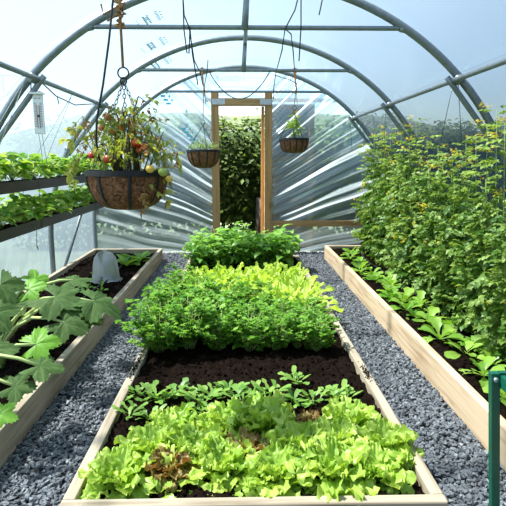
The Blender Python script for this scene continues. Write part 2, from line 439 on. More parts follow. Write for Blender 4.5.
# faint blue print on the cover
def ray_cover(px, py, r=RH+.012):
    d = RC @ Vector((px-253, -(py-253), -515)); o = Vector((0, 0, CAMZ))
    ox, oz = o.x-CX, o.z-ZL; a = d.x**2+d.z**2; b = 2*(ox*d.x+oz*d.z); c = ox*ox+oz*oz-r*r
    k = (-b+math.sqrt(b*b-4*a*c))/(2*a); return o + d*k
def print_mark(px, py, idx, big=1.0):
    p = ray_cover(px, py); e = Vector((p.x-CX, 0, p.z-ZL)).normalized(); t = Vector((e.z, 0, -e.x)); y = Vector((0, 1, 0))
    mbp = MB(); rs = random.Random(idx)
    def stroke(u, v, w, h, ):
        q = [p + t*(u+a*w) + y*(v+b_*h) - e*((u+a*w)**2*.0) for a, b_ in ((-.5,-.5),(.5,-.5),(.5,.5),(-.5,.5))]
        q = [Vector((CX, 0, ZL)) + Vector((k.x-CX, 0, k.z-ZL)).normalized()*(RH+.012) + Vector((0, k.y, 0)) for k in q]
        mbp.add([tuple(k) for k in q], [(0, 1, 2, 3)])
    for i in range(6):     # heavy block of capitals, read along the tunnel
        v = (i-2.5)*.052*big
        stroke(-.022*big, v, .020*big, .042*big); stroke(.022*big, v, .020*big, .034*big)
        if rs.random() < .7: stroke(0, v+.012*big, .04*big, .014*big)
        if rs.random() < .5: stroke(0, v-.014*big, .04*big, .014*big)
    for i in range(7):     # short lines of small print beside it
        stroke(.12*big, (i-3)*.05*big, .034*big, .022*big)
        if i % 2: stroke(.16*big, (i-3)*.05*big, .022*big, .025*big)
    for i in range(5): stroke(-.10*big, (i-2)*.06*big, .014*big, .02*big)
    o = mbp.build('printed_mark', M['blueprint'], loc=p)
    o['kind'] = 'structure'; o['label'] = 'faint blue lettering printed on the polythene roof'
    return o
for i, (x, y, s_) in enumerate([(147, 20, .75), (151.5, 46, .9), (156, 66, 1.05)]): print_mark(x, y, i, s_)
mb = MB()
for (px, py) in ((189, 136), (163, 96)):
    p = at(px, py, 7.29)
    for i in range(5):
        a_ = p + Vector((.035*i-.07, 0, -.05*i+.1))
        mb.box((a_.x-.03, 7.287, a_.z-.012), (a_.x+.03, 7.290, a_.z+.012)); mb.box((a_.x+.04, 7.287, a_.z+.03), (a_.x+.06, 7.290, a_.z+.06))
tag(mb.build('printed_mark', M['blueprint'], smooth=False), 'blue lettering printed on the end sheet', kind='structure')

# ------------------------------------------------------------------ hoops and purlins
PXH = 1.51; PZ = ZL + math.sqrt(RH**2-PXH**2)
hoop_ys = [7.25, 5.57, 3.83, 2.10]
hoop_lab = ['grey steel hoop framing the far end sheet', 'grey steel hoop second from the far end, above the back plants',
            'big grey steel hoop overhead carrying the thermometer', 'grey steel hoop overhead that holds the tomato basket']
def hoop(y, label, king):
    o = thing('tunnel_hoop', label, 'hoop', (CX, y, 0), 'steel hoops of the tunnel')
    w = MB(); w.tube([(x, y, z) for x, z in (arc(a, RH) for a in np.linspace(0, 1, 91))], .028, 10)
    w.build('hoop_tube', M['steel'], o, loc=o.location)
    w = MB(); zb = 2.215; hx = math.sqrt(RH**2-(zb-ZL)**2) - .02
    w.tube([(CX-hx, y, zb), (CX-hx+.05, y, zb), (CX+hx-.05, y, zb), (CX+hx, y, zb)], .0165, 8); cb = w.build('crossbar', M['steel'], o, loc=o.location)
    for s in (-1, 1):
        w = MB(); w.tube([(CX+s*(hx-.02), y-.0, zb), (CX+s*(hx+.03), y, zb-.01)], .024, 8); w.build('end_clamp', M['steel'], o, loc=o.location)
        w = MB(); p0 = Vector((CX+s*(PXH-.045), y, PZ-.05)); p1 = Vector((CX+s*1.84, y, ZL+math.sqrt(RH**2-1.84**2)-.07))
        d = (p1-p0).normalized(); w.tube([p0-d*.05, p0, p1, p1+d*.04], .021, 8); w.build('brace', M['steel'], o, loc=o.location)
        w = MB(); w.tube([p1 - d*.01, Vector((p1.x+s*.05, y, p1.z+.04))], .027, 8); w.build('brace_clamp', M['steel'], o, loc=o.location)
        w = MB(); w.tube([(CX+s*PXH, y-.045, PZ-.03), (CX+s*PXH, y+.045, PZ-.03)], .036, 8); w.build('purlin_clamp', M['steel'], o, loc=o.location)
    if king:
        w = MB(); w.tube([(CX-.02, y-.03, zb-.02), (CX, y, ZL+RH-.03)], [.024, .02], 8); w.build('king_post', M['steel'], o, loc=o.location)
    return o
for y, l, k in zip(hoop_ys, hoop_lab, (0, 1, 1, 1)): hoop(y, l, k)
for x, z, l in ((CX-PXH+.035, PZ-.035, 'long grey steel tube running above the strawberry troughs'),
                (CX+PXH-.035, PZ-.035, 'long grey steel tube running above the tomato plants'),
                (CX, ZL+RH-.05, 'grey steel ridge tube along the top of the roof')):
    w = MB(); w.tube([(x, Y0+.1, z), (x, 7.25, z)], .019, 8)
    tag(w.build('purlin', M['steel'], loc=(x, Y0+.1, z)), l, 'tube', 'steel tubes along the tunnel')
w = MB(); w.tube([(CX-2.0, 5.6, .12), (CX-1.99, 7.2, 1.35)], .018, 8)
tag(w.build('corner_brace', M['steel'], loc=(CX-2.0, 5.6, .12)), 'thin diagonal steel brace low behind the strawberry troughs', 'brace')

# ------------------------------------------------------------------ door frame in the end wall
fr = thing('door_1', 'pale timber frame of the open doorway in the end sheet', None, (.015, 7.27, 0)); fr['kind'] = 'structure'
for x0, x1, zt in ((DX0-.10, DX0, 2.20), (DX1, DX1+.10, 2.20)):
    w = MB(); w.box((x0, 7.22, 0), (x1, 7.32, zt)); w.build('post', M['postz'], fr, loc=fr.location, smooth=False)
w = MB(); w.box((DX0-.09, 7.205, DZ), (DX1+.09, 7.219, DZ+.095)); w.box((DX0, 7.219, DZ), (DX1, 7.31, DZ+.09)); w.build('lintel', M['postx'], fr, loc=fr.location, smooth=False)
for x0, x1 in ((DX0-.09, DX0+.09), (DX1-.07, DX1+.09)):
    w = MB(); w.box((x0, 7.199, DZ+.012), (x1, 7.205, DZ+.085))
    for i in range(4): w.tube([(x0+.03+i*.035, 7.194, DZ+.03+.035*(i % 2)), (x0+.03+i*.035, 7.2, DZ+.03+.035*(i % 2))], .005, 6)
    w.build('fixing_plate', M['plate'], fr, loc=fr.location, smooth=False)
w = MB(); w.box((DX1-.045, 7.33, 0), (DX1-.006, 7.37, DZ)); w.build('jamb', M['postz'], fr, loc=fr.location, smooth=False)
w = MB(); w.box((DX1+.10, 7.235, .375), (2.0, 7.30, .455)); tag(w.build('trim_1', M['postx'], smooth=False), 'timber rail across the end sheet beside the doorway', kind='structure')
d2 = thing('door_2', 'sliding door slid open, seen dimly through the end sheet', None, (.75, 7.56, 0)); d2['kind'] = 'structure'
for x0, x1 in ((.44, .51), (.98, 1.05)):
    w = MB(); w.box((x0, 7.52, .04), (x1, 7.58, 2.08)); w.build('stile', M['postz'], d2, loc=d2.location, smooth=False)
for z0, z1 in ((.04, .12), (1.28, 1.35), (2.0, 2.08)):
    w = MB(); w.box((.51, 7.53, z0), (.98, 7.57, z1)); w.build('rail', M['postx'], d2, loc=d2.location, smooth=False)
w = MB(); w.box((.45, 7.585, .05), (1.04, 7.59, 2.07)); w.build('door_sheet', M['film'], d2, loc=d2.location, smooth=False)
w = MB(); w.box((-.5, 7.6, 2.12), (1.4, 7.64, 2.17)); w.build('sliding_track', M['white'], d2, loc=d2.location, smooth=False)

# ------------------------------------------------------------------ raised beds
def bed(name, x0, x1, y0, y1, h, mats, label, th=.045):
    o = thing(name, label, 'raised bed', ((x0+x1)/2, y0, 0), 'timber raised beds')
    for a, b_ in ((x0, x0+th), (x1-th, x1)):
        w = MB(); w.box((a, y0+th, 0), (b_, y1-th, h)); q = w.build('side_board', mats[0], o, loc=o.location, smooth=False)
        bev(q)
    for a, b_ in ((y0, y0+th), (y1-th, y1)):
        w = MB(); w.box((x0, a, 0), (x1, b_, h)); q = w.build('end_board', mats[1], o, loc=o.location, smooth=False); bev(q)
    return o
def bev(q, wd=.006):
    md = q.modifiers.new('edge', 'BEVEL'); md.width = wd; md.segments = 2
def soil(x0, x1, y0, y1, h, label, seed):
    nx = int((x1-x0)/.014); ny = int((y1-y0)/.014)
    X, Y = np.meshgrid(np.linspace(x0, x1, nx+1), np.linspace(y0, y1, ny+1), indexing='ij')
    Z = h + .018*n2(X*5+40, Y*5+40, seed) + .012*n2(X*14+70, Y*14+70, seed+1) + .012*n2(X*37+10, Y*37+10, seed+2) + .008*n2(X*71+10, Y*71+10, seed+3)
    w = MB(); w.add(np.stack([X, Y, Z], -1), gridF(nx, ny)[:, ::-1])
    k = int((x1-x0)*(y1-y0)*1500)    # crumbs
    P = np.stack([np.random.uniform(x0+.02, x1-.02, k), np.random.uniform(y0, y1, k), np.full(k, 0.)], -1)
    P[:, 2] = h + .018*n2(P[:, 0]*5+40, P[:, 1]*5+40, seed) + .012*n2(P[:, 0]*14+70, P[:, 1]*14+70, seed+1)+.004
    sc = .003+.011*np.random.uniform(0, 1, k)**3
    ov = np.array([(1,0,0),(-1,0,0),(0,1,0),(0,-1,0),(0,0,.8),(0,0,-.8)], float)
    of = np.array([(0,2,4),(2,1,4),(1,3,4),(3,0,4),(2,0,5),(1,2,5),(3,1,5),(0,3,5)])
    w.inst(ov, of, rot_frames(k, np.zeros((k, 3)))*sc[:, None, None], P, np.full(k, .5))
    tag(w.build('soil', M['soil'], loc=((x0+x1)/2, y0, 0)), label, 'soil', kind='stuff')
LX0, LX1, LH, LY0, LY1 = -1.93, -1.03, .165, 1.0, 6.68
MX0, MX1, MH, MY0, MY1 = -.625, .710, .145, 1.575, 6.25
RX0, RX1, RHB, RY0, RY1 = 1.11, 2.03, .185, 1.0, 6.75
bed('raised_bed', LX0, LX1, LY0, LY1, LH, (M['wood_grey'], M['wood_greyx']), 'shade-grey timber raised bed holding the courgettes and cloche')
bed('raised_bed', MX0, MX1, MY0, MY1, MH, (M['wood_grey'], M['wood_greyx']), 'low timber raised bed in the middle holding lettuce and herbs')
bed('raised_bed', RX0, RX1, RY0, RY1, RHB, (M['wood'], M['woodx']), 'pale timber raised bed under the tomato plants')
soil(LX0+.045, LX1-.045, LY0+.045, LY1-.045, LH-.045, 'dark compost filling the courgette bed', 50)
soil(MX0+.045, MX1-.045, MY0+.045, MY1-.045, MH-.035, 'dark compost filling the middle bed', 60)
soil(RX0+.045, RX1-.045, RY0+.045, RY1-.045, RHB-.045, 'dark compost filling the tomato bed', 70)
SL, SM, SR = LH-.045, MH-.035, RHB-.045

# ------------------------------------------------------------------ slate gravel paths
def chips(regions):
    V0 = np.array([(-1,-1,-1),(1,-1,-1),(1,1,-1),(-1,1,-1),(-1,-1,1),(1,-1,1),(1,1,1),(-1,1,1)], float)*.5
    F0 = np.array([(0,3,2,1),(4,5,6,7),(0,1,5,4),(1,2,6,5),(2,3,7,6),(3,0,4,7)])
    w = MB()
    for x0, x1, y0, y1, den in regions:
        k = int((x1-x0)*(y1-y0)*den); g = 12
        for s_ in range(g):
            kk = k//g; V = V0 + np.random.uniform(-.22, .22, V0.shape); V[4:, :2] *= .7
            P = np.stack([np.random.uniform(x0, x1, kk), np.random.uniform(y0, y1, kk), np.random.uniform(-.006, .016, kk)], -1)
            fr_ = rot_frames(kk, np.tile((0, 0, 2.6), (kk, 1)), .75)
            sc = np.stack([np.random.uniform(.013, .030, kk), np.random.uniform(.009, .018, kk), np.random.uniform(.005, .010, kk)], -1)
            w.inst(V, F0, fr_*sc[:, None, :], P, np.clip(np.random.beta(2, 3, kk), 0, 1))
    tag(w.build('gravel', M['slate'], smooth=False), 'blue grey slate gravel covering the paths between the beds', 'gravel', kind='stuff')
chips([(LX1, MX0, 1.2, 6.3, 5600), (MX1, RX0, 1.1, 6.3, 5600), (-2.0, 2.05, 6.2, 7.25, 2600)])

# ------------------------------------------------------------------ leaves
def blade(L, W, th0, th1, nu=6, nv=4, prof='oval', cup=.15, ruf=0., rf=3, lobe=0., yaw=0., base=(0, 0, 0), roll=0., ser=0.):
    u = np.linspace(0, 1, nu+1); th = th0 + (th1-th0)*u
    d = L/nu; thm = (th[1:]+th[:-1])/2
    x = np.concatenate([[0], np.cumsum(np.cos(thm))*d]); z = np.concatenate([[0], np.cumsum(np.sin(thm))*d])
    if prof == 'oval': w = np.sin(PI*np.clip(u*.94+.06, 0, 1)**.85)*.97+.03
    elif prof == 'frill': w = .16+np.clip(u*1.5, 0, 1)**1.2*np.sqrt(np.clip(1-np.clip((u-.6)/.43, 0, 1)**2, .0, 1))*.9
    elif prof == 'strap': w = (.35+.65*np.sin(PI*np.clip(u*.8+.1, 0, 1)))*(1-.8*u**8)
    elif prof == 'heart': w = np.clip(u*5, 0, 1)**.7*np.cos(u*PI/2)**.8+.01
    elif prof == 'spoon': w = .14 + np.clip((u-.35)/.65, 0, 1)**.6*np.sqrt(np.clip(1-((u-.72)/.30)**2*(u > .72), 0.02, 1))
    w = w*W/2
    if lobe: w = w*(1+lobe*np.sin(u*2*PI*3.5+rnd(0, 6)))
    v = np.linspace(-1, 1, nv+1)
    ph = (rnd(0, 6), rnd(0, 6))
    yy = v[None]*w[:, None]
    U = u[:, None]+0*v[None]; VV = v[None]+0*u[:, None]
    nd = cup*np.abs(VV)**1.6*w[:, None] + ruf*L*np.abs(VV)**2.2*np.where(VV < 0, np.sin(rf*2*PI*U+ph[0]), np.sin(rf*2*PI*U+ph[1]))*np.clip(U*2.5, 0, 1)
    if ruf: nd = nd + ruf*L*.9*np.clip(U-.55, 0, 1)*2*np.sin(VV*rf*2.2+ph[0])
    if ruf: yy = yy*(1+.16*np.sin(rf*1.7*2*PI*U+ph[1])*np.abs(VV))
    if ser: yy = yy*(1+ser*np.where(np.arange(nu+1) % 2, 1, -1)[:, None]*np.abs(VV)**3*np.random.uniform(.4, 1.3, U.shape)); nd = nd+ser*.12*L*np.random.uniform(-1, 1, U.shape)*np.abs(VV)**2*np.clip(U*2, 0, 1)
    X = x[:, None]-np.sin(th)[:, None]*nd; Z = z[:, None]+np.cos(th)[:, None]*nd
    if roll:
        yy, nd2 = yy*math.cos(roll), yy*math.sin(roll); X = X-np.sin(th)[:, None]*nd2; Z = Z+np.cos(th)[:, None]*nd2
    P = np.stack([X, yy, Z], -1).reshape(-1, 3)
    c, s = math.cos(yaw), math.sin(yaw)
    P = np.stack([P[:, 0]*c-P[:, 1]*s, P[:, 0]*s+P[:, 1]*c, P[:, 2]], -1)+np.asarray(tuple(base))
    return P, gridF(nu, nv)[:, ::-1]

GA = 2.39996
def lettuce(mat, n=20, h=.2, wd=.105, seed=0, name='lettuce', prof='frill', ruf=.075, lobe=.0, spread=1.0, group=None, cat='lettuce'):
    random.seed(seed); w = MB()
    for i in range(n):
        f = i/(n-1)                       # 0 outer leaf ... 1 heart
        th0 = (.35+.95*f+rnd(-.12, .12)); th1 = th0-(1.25-.7*f)*rnd(.6, 1.2)*spread
        L = h*(1.0+.15*(1-f))*rnd(.82, 1.12)
        V, F = blade(L, wd*rnd(.8, 1.2)*(1-.25*f), th0, th1, 16, 10, prof, .25+.25*f, ruf*rnd(.7, 1.3), rnd(2.5, 4.5), ser=.2, lobe=lobe, yaw=i*GA+rnd(-.2, .2), base=(.012*math.cos(i*GA)*(1-f), .012*math.sin(i*GA)*(1-f), -.004), roll=rnd(-.25, .25))
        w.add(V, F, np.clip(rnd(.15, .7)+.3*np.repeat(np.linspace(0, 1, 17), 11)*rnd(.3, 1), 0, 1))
    o = w.build(name, mat); tag(o, '', cat, group); return o

# ---- middle bed, front: frilly lettuces
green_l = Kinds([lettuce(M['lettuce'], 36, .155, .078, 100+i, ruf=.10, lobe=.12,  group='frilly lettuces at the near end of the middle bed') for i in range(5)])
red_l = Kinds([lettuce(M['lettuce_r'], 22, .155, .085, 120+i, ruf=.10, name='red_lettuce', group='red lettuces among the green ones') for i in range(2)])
rows = [(1.77, [-.50, -.30, -.10, .10, .31, .50], 'front row'), (1.93, [-.42, -.22, -.02, .18, .38, .56], 'second row'), (2.09, [-.33, -.13, .07, .27, .48], 'back row')]
reds = {(0, 1): 'red and green lettuce near the front corner, among the front row lettuces', (1, 2): 'brown red lettuce in the middle of the green lettuces', (2, 3): 'red lettuce behind the green ones, close to the bare soil'}
for ri, (y, xs, rn) in enumerate(rows):
    for ci, x in enumerate(xs):
        p = (x*.97+.03+rnd(-.025, .025), y+rnd(-.03, .03), SM)
        if (ri, ci) in reds: red_l.put(ri, p, rnd(0, 6), rnd(.62, .75), reds[(ri, ci)])
        else: green_l.put(ri*7+ci*3+ri, p, rnd(0, 6), rnd(.85, 1.15)*(.86 if ci == 5 else 1), 'bright green frilly lettuce, %s in the %s of the lettuce patch' % (ordl(ci, len(xs)), rn))
# small pale lettuce seedlings by the front board
sd = Kinds([lettuce(M['lettuce'], 7, .075, .045, 140+i, name='lettuce_seedling', ruf=.02, group='small lettuces along the front board') for i in range(2)])
for i, (x, y) in enumerate([(-.30, 1.69), (-.05, 1.68), (.55, 1.74), (.60, 1.86)]):
    sd.put(i, (x, y, SM), rnd(0, 6), rnd(.8, 1.1), ['small lettuce seedling at the front board below the red lettuce', 'small lettuce seedling at the middle of the front board',
        'small pale lettuce in the front corner beside the gravel', 'small pale lettuce against the side board near the front corner'][i])
# ---- rocket seedlings in a thin row
def rocket(seed):
    random.seed(seed); w = MB()
    for i in range(14):
        V, F = blade(rnd(.06, .11), rnd(.018, .032), rnd(.5, 1.2), rnd(-.3, .5), 7, 2, 'spoon', .1, .01, 3, .25, i*GA+rnd(-.3, .3), (rnd(-.02, .02), rnd(-.02, .02), 0), rnd(-.4, .4)); w.add(V, F, rnd(.1, 1))
    o = w.build('rocket_seedling', M['rocket']); return tag(o, '', 'seedling', 'rocket seedlings in the row behind the lettuces')
rk = Kinds([rocket(150+i) for i in range(4)])
rx = [-.53, -.46, -.40, -.33, -.26, -.20, -.14, -.07, 0, .07, .15, .26, .36, .47]
for i, x in enumerate(rx):
    rk.put(i, (x, 2.46+rnd(-.05, .05)-.05*(i > 8), SM), rnd(0, 6), rnd(.95, 1.3), 'rocket seedling, %s in the thin row edging the bare soil' % ordl(i, len(rx)))
for i, (x, y, l) in enumerate([(.30, 2.62, 'lone rocket seedling standing out on the bare soil'), (-.52, 2.26, 'rocket seedling against the side board beside the lettuces'), (-.43, 2.22, 'rocket seedling between the side board and the back lettuces'), (-.2, 2.3, 'rocket seedling tucked just behind the lettuce leaves, near the thin row'), (.53, 2.42, 'leafy seedling against the side board by the red lettuce')]):
    rk.put(i+1, (x, y, SM), rnd(0, 6), rnd(.85, 1.2), l)

# ---- compound leaves
def leaflet_tpl(L, W, droop=.1, lob=0.0, n=4):
    """serrated leaflet as 2 x n quads along +x"""
    u = np.linspace(0, 1, n+1); w = W*(np.sin(PI*(u*.92+.08)**.8))*(1+lob*np.array([(-1)**i for i in range(n+1)])); w[-1] *= .1
    z = -droop*L*u**2
    V = []
    for i in range(n+1): V += [(u[i]*L, -w[i]/2, z[i]+.16*w[i]), (u[i]*L, 0, z[i]), (u[i]*L, w[i]/2, z[i]+.16*w[i])]
    return np.array(V), gridF(n, 2)[:, ::-1]
def compound_tpl(pairs=3, L=1.0, lw=.2, ll=.36, lob=.18, droop=.5, seed=0, n=4):
    """pinnate leaf of unit length along +x, arching down"""
    rs = np.random.RandomState(seed); Vs = []; Fs = []; k = 0
    def curve(t): return np.array((t*L*(1-.12*t*droop), 0, .12*t-droop*.5*t*t))
    V, F = leaflet_tpl(1, 1, .25, lob, n)
    def put(pos, yaw, sc, pitch, roll):
        nonlocal k
        A = Matrix.Rotation(yaw, 3, 'Z') @ Matrix.Rotation(pitch, 3, 'Y') @ Matrix.Rotation(roll, 3, 'X')
        Vv = (V*np.array((ll*sc, lw*sc*1.1, ll*sc))) @ np.array(A).T + pos
        Vs.append(Vv); Fs.append(F+k); k += len(Vv)
    for i in range(pairs):
        t = .35+.5*i/max(1, pairs-1)
        for s in (-1, 1): put(curve(t+rs.uniform(-.04, .04)), s*rs.uniform(.8, 1.25), rs.uniform(.75, 1.05)*(1-.15*i/pairs), rs.uniform(.0, .45), rs.uniform(-.4, .4))
        if i < pairs-1:
            for s in (-1, 1): put(curve(t+.12), s*rs.uniform(.9, 1.3), rs.uniform(.35, .5), rs.uniform(0, .5), rs.uniform(-.4, .4))
    put(curve(.92), rs.uniform(-.15, .15), 1.15, .3, rs.uniform(-.2, .2))
    # thin stalk
    for i in range(4):
        a, b_ = curve(i/4), curve((i+1)/4); r = .012
        Vs.append(np.array([a+(0, -r, 0), a+(0, r, 0), b_+(0, r, 0), b_+(0, -r, 0)])); Fs.append(np.array([(0, 1, 2, 3)])+k); k += 4
    return np.concatenate(Vs), np.concatenate(Fs)
TOM_T = [compound_tpl(3, 1, .24, .36, .13, .6, s) for s in range(4)]
WILT_T = [compound_tpl(2, 1, .17, .36, .1, 1.5, s+9) for s in range(3)]
COR_T = []
def fan_tpl(seed, lob=5, R=1.0):
    """small fan-shaped lobed leaflet along +x"""
    rs = np.random.RandomState(seed); V = [(0, 0, 0)]; n = lob*2
    for i in range(n+1):
        a = -1.15+2.3*i/n; r = R*(1.0 if i % 2 else .68)*rs.uniform(.9, 1.08)
        V.append((r*math.cos(a), r*math.sin(a)*.9, .10*math.cos(i*PI)*R+rs.uniform(-.05, .05)))
    F = [(0, i+1, i+2) for i in range(n)]
    return np.array(V), np.array(F)
FANS = [fan_tpl(s) for s in range(3)]

def frame_dir(d, up=(0, 0, 1), roll=0):
    d = Vector(d).normalized(); u = Vector(up); y = u.cross(d)
    if y.length < 1e-4: y = Vector((0, 1, 0))
    y.normalize(); z = d.cross(y)
    A = Matrix((d, y, z)).transposed()
    return np.array(A @ Matrix.Rotation(roll, 3, 'X'))

# ---- coriander / parsley
def coriander(seed, h=.30, r=.14, stalks=26):
    random.seed(seed); np.random.seed(seed)
    o = thing('coriander_plant', '', 'herb', (0, 0, 0), 'coriander plants across the middle bed')
    st = MB(); lf = MB(); mats = [[] for _ in FANS]; offs = [[] for _ in FANS]; ti = [[] for _ in FANS]
    for i in range(stalks):
        a = i*GA+rnd(-.3, .3); q = math.sqrt((i+.5)/stalks); hh = h*rnd(.65, 1.1)*(1-.45*q*q); rr = r*q*rnd(.8, 1.25)
        p0 = Vector((.02*math.cos(a), .02*math.sin(a), 0)); p1 = Vector((rr*.55*math.cos(a), rr*.55*math.sin(a), hh*.6)); p2 = Vector((rr*math.cos(a), rr*math.sin(a), hh))
        st.tube([p0, p1, p2], [.0022, .0018, .001], 4)
        nb = random.randint(5, 7)
        for b_ in range(nb):
            t = .22+.78*b_/(nb-1) if nb > 1 else 1
            base = p1.lerp(p2, max(0, (t-.5)*2)) if t > .5 else p0.lerp(p1, t*2)
            a2 = a+rnd(-1.8, 1.8); L = rnd(.03, .07); e = base+Vector((math.cos(a2)*L, math.sin(a2)*L, rnd(.0, .04)))
            st.tube([base, e], .001, 3)
            for k in range(random.randint(4, 6)):
                kk = random.randrange(len(FANS)); a3 = a2+(k-2)*.75+rnd(-.3, .3); sc = rnd(.018, .036)
                d = (math.cos(a3), math.sin(a3), rnd(-.2, .35))
                mats[kk].append(frame_dir(d, (rnd(-.3, .3), rnd(-.3, .3), 1), rnd(-.4, .4))*sc)
                offs[kk].append(tuple(e+Vector((rnd(-.012, .012), rnd(-.012, .012), rnd(-.012, .012))))); ti[kk].append(rnd(0, 1))
    for k, (V, F) in enumerate(FANS): lf.inst(V, F, mats[k], offs[k], ti[k])
    lf.build('foliage', M['coriander'], o); st.build('stalks', M['stem_pale'], o)
    return o
ck = Kinds([coriander(200+i) for i in range(4)])
crow = [(3.13, [-.52, -.33, -.14, .05, .22, .36, .48], 'front'), (3.36, [-.50, -.28, -.09, .10, .29, .46], 'middle'), (3.60, [-.50, -.30, -.11, .09, .28, .46], 'back')]
for ri, (y, xs, rn) in enumerate(crow):
    for ci, x in enumerate(xs):
        ck.put(ri*3+ci, (x, y+rnd(-.04, .04), SM), rnd(0, 6), rnd(.9, 1.1)*(1.2 if x < -.25 else 1.0 if x < .1 else .78), 'feathery green coriander plant, %s in the %s coriander row' % (ordl(ci, len(xs)), rn))

# ---- yellow-green salad
yk = Kinds([lettuce(M['lettuce_y'], 17, .25, .085, 260+i, name='salad_plant', prof='strap', ruf=.05, lobe=.16, spread=.75, group='yellow green salad plants', cat='salad plant') for i in range(4)])
for ri, (y, xs) in enumerate([(3.92, [-.30, -.14, .02, .19, .35, .48]), (4.22, [-.25, -.08, .09, .25, .40, .52]), (4.52, [-.36, -.18, 0, .18, .36, .51]), (4.74, [-.43, -.25, -.06, .13, .32, .50])]):
    for ci, x in enumerate(xs):
        yk.put(ri+ci*3, (x, y+rnd(-.05, .05), SM), rnd(0, 6), rnd(.88, 1.1), 'yellow green salad plant, %s in the %s row behind the coriander' % (ordl(ci, 6), ORD[ri]))
gk = Kinds([coriander(280+i, .25, .12, 14) for i in range(2)])
for i, (x, y) in enumerate([(-.52, 4.05), (-.5, 4.35), (-.55, 4.62)]):
    o = gk.put(i, (x, y, SM), rnd(0, 6), 1, 'darker green herb against the side board beside the salad, %s from the front' % ORD[i]); o['group'] = 'herbs along the side board'

# ---- back of the middle bed: broad green potato-like plants
def bushy(seed, name, h, r, nst, nl, lw, mat, group, cat, stem='stem_g'):
    random.seed(seed); o = thing(name, '', cat, (0, 0, 0), group); st = MB(); lf = MB()
    for i in range(nst):
        a = i*GA; q = math.sqrt((i+.3)/nst); rr = r*q; hh = h*(1-.4*q*q)*rnd(.8, 1.1)
        pts = [Vector((.02*math.cos(a), .02*math.sin(a), 0)), Vector((rr*.5*math.cos(a), rr*.5*math.sin(a), hh*.55)), Vector((rr*math.cos(a), rr*math.sin(a), hh))]
        st.tube(pts, [.006, .004, .002], 5)
        for k in range(nl):
            t = (k+.6)/nl; b_ = pts[0].lerp(pts[1], t*2) if t < .5 else pts[1].lerp(pts[2], t*2-1)
            L = lw*rnd(.7, 1.25); th = rnd(.1, .75)
            V, F = blade(L, L*rnd(.55, .72), th, th-rnd(.6, 1.3), 5, 4, 'heart', .22, .012, 2, 0, a+k*GA+rnd(-.4, .4), b_, rnd(-.4, .4))
            lf.add(V, F, rnd(0, 1))
    lf.build('foliage', M[mat], o); st.build('stem', M[stem], o); return o
bk = Kinds([bushy(300+i, 'potato_plant', .44, .23, 13, 8, .125, 'bean', 'broad leaved plants at the far end of the middle bed', 'plant') for i in range(4)])
for ri, (y, xs) in enumerate([(5.56, [-.46, -.22, .02, .26, .48]), (5.80, [-.42, -.18, .08, .32, .49]), (6.02, [-.46, -.2, .05, .30, .5])]):
    for ci, x in enumerate(xs):
        bk.put(ri*2+ci, (x+rnd(-.03, .03), y+rnd(-.04, .04), SM), rnd(0, 6), rnd(.85, 1.1), 'broad leaved green plant, %s in the %s row nearest the doorway' % (ordl(ci, 5), ['near', 'middle', 'far'][ri]))

# ------------------------------------------------------------------ tomato plants
def flower_tpl():
    V = [(0, 0, 0)]; F = []
    for k in range(5):
        a = 2*PI*k/5; V += [(.5*math.cos(a-.35), .5*math.sin(a-.35), .1), (1.1*math.cos(a), 1.1*math.sin(a), -.15), (.5*math.cos(a+.35), .5*math.sin(a+.35), .1)]
        F.append((0, 3*k+1, 3*k+2, 3*k+3))
    return np.array(V), np.array(F)
FL_V, FL_F = flower_tpl()
def tomato_plant(seed, H=1.12, rad=.25, nleaf=620):
    random.seed(seed); np.random.seed(seed)
    o = thing('tomato_plant', '', 'tomato plant', (0, 0, 0), 'tomato plants along the tunnel side')
    st = MB(); lf = MB()
    stems = []
    for i in range(5):
        a = i*GA+seed; r0 = rad*(.2+.5*(i/4)); hh = H*(1.08 if i == 0 else rnd(.6, 1.05))
        pts = [Vector((.02*math.cos(a), .02*math.sin(a), 0))]
        for k in range(1, 9):
            t = k/8; pts.append(Vector((r0*t**.7*math.cos(a+.25*k*rnd(-.5, .5)), r0*t**.7*math.sin(a), hh*t)))
        st.tube(pts, [.009-.0008*k for k in range(9)], 6); stems.append(pts)
    st.build('stem', M['stem_g'], o)
    G = [([], [], []) for _ in TOM_T]
    for i in range(nleaf):
        pts = stems[i % 5]; t = rnd(.03, 1)**1.15; f = t*8; k = min(7, int(f)); b_ = pts[k].lerp(pts[k+1], f-k)
        a = rnd(0, 2*PI); L = rnd(.075, .15)*(1-.35*max(0, t-.6)/.4); d = Vector((math.cos(a), math.sin(a), rnd(-.6, .8)))
        off = Vector((math.cos(a), math.sin(a), 0))*rad*rnd(0, .42)*(1-.6*max(0, t-.7)/.3)
        kk = i % len(TOM_T)
        G[kk][0].append(frame_dir(d, (rnd(-.6, .6)-.25, rnd(-.6, .6)-.1, 1), rnd(-.9, .9))*L); G[kk][1].append(tuple(b_+off)); G[kk][2].append(np.clip(rnd(0, .75)+.35*max(0, t-.7), 0, 1))
    for (V, F), g in zip(TOM_T, G): lf.inst(V, F, *g)
    lf.build('foliage', M['tomato'], o)
    for j in range(11):
        pts = stems[j % 5]; t = rnd(.4, 1); f = t*8; k = min(7, int(f)); b_ = pts[k].lerp(pts[k+1], f-k)
        a = rnd(PI*.6, PI*1.6); c = b_+Vector((math.cos(a), math.sin(a), .2))*rnd(.12, .26); w = MB()
        n = random.randint(6, 12)
        for q in range(n):
            d = Vector((rnd(-1, 1), rnd(-1, 1), rnd(-.5, 1))); w.add(np.asarray(FL_V)*rnd(.008, .014) @ frame_dir(d).T + np.array(c+Vector((rnd(-.03, .03), rnd(-.03, .03), rnd(-.02, .03)))), FL_F, rnd(0, 1))
        w.build('flower_truss', M['yellow'], o)
    return o
tk = Kinds([tomato_plant(400+i) for i in range(4)])
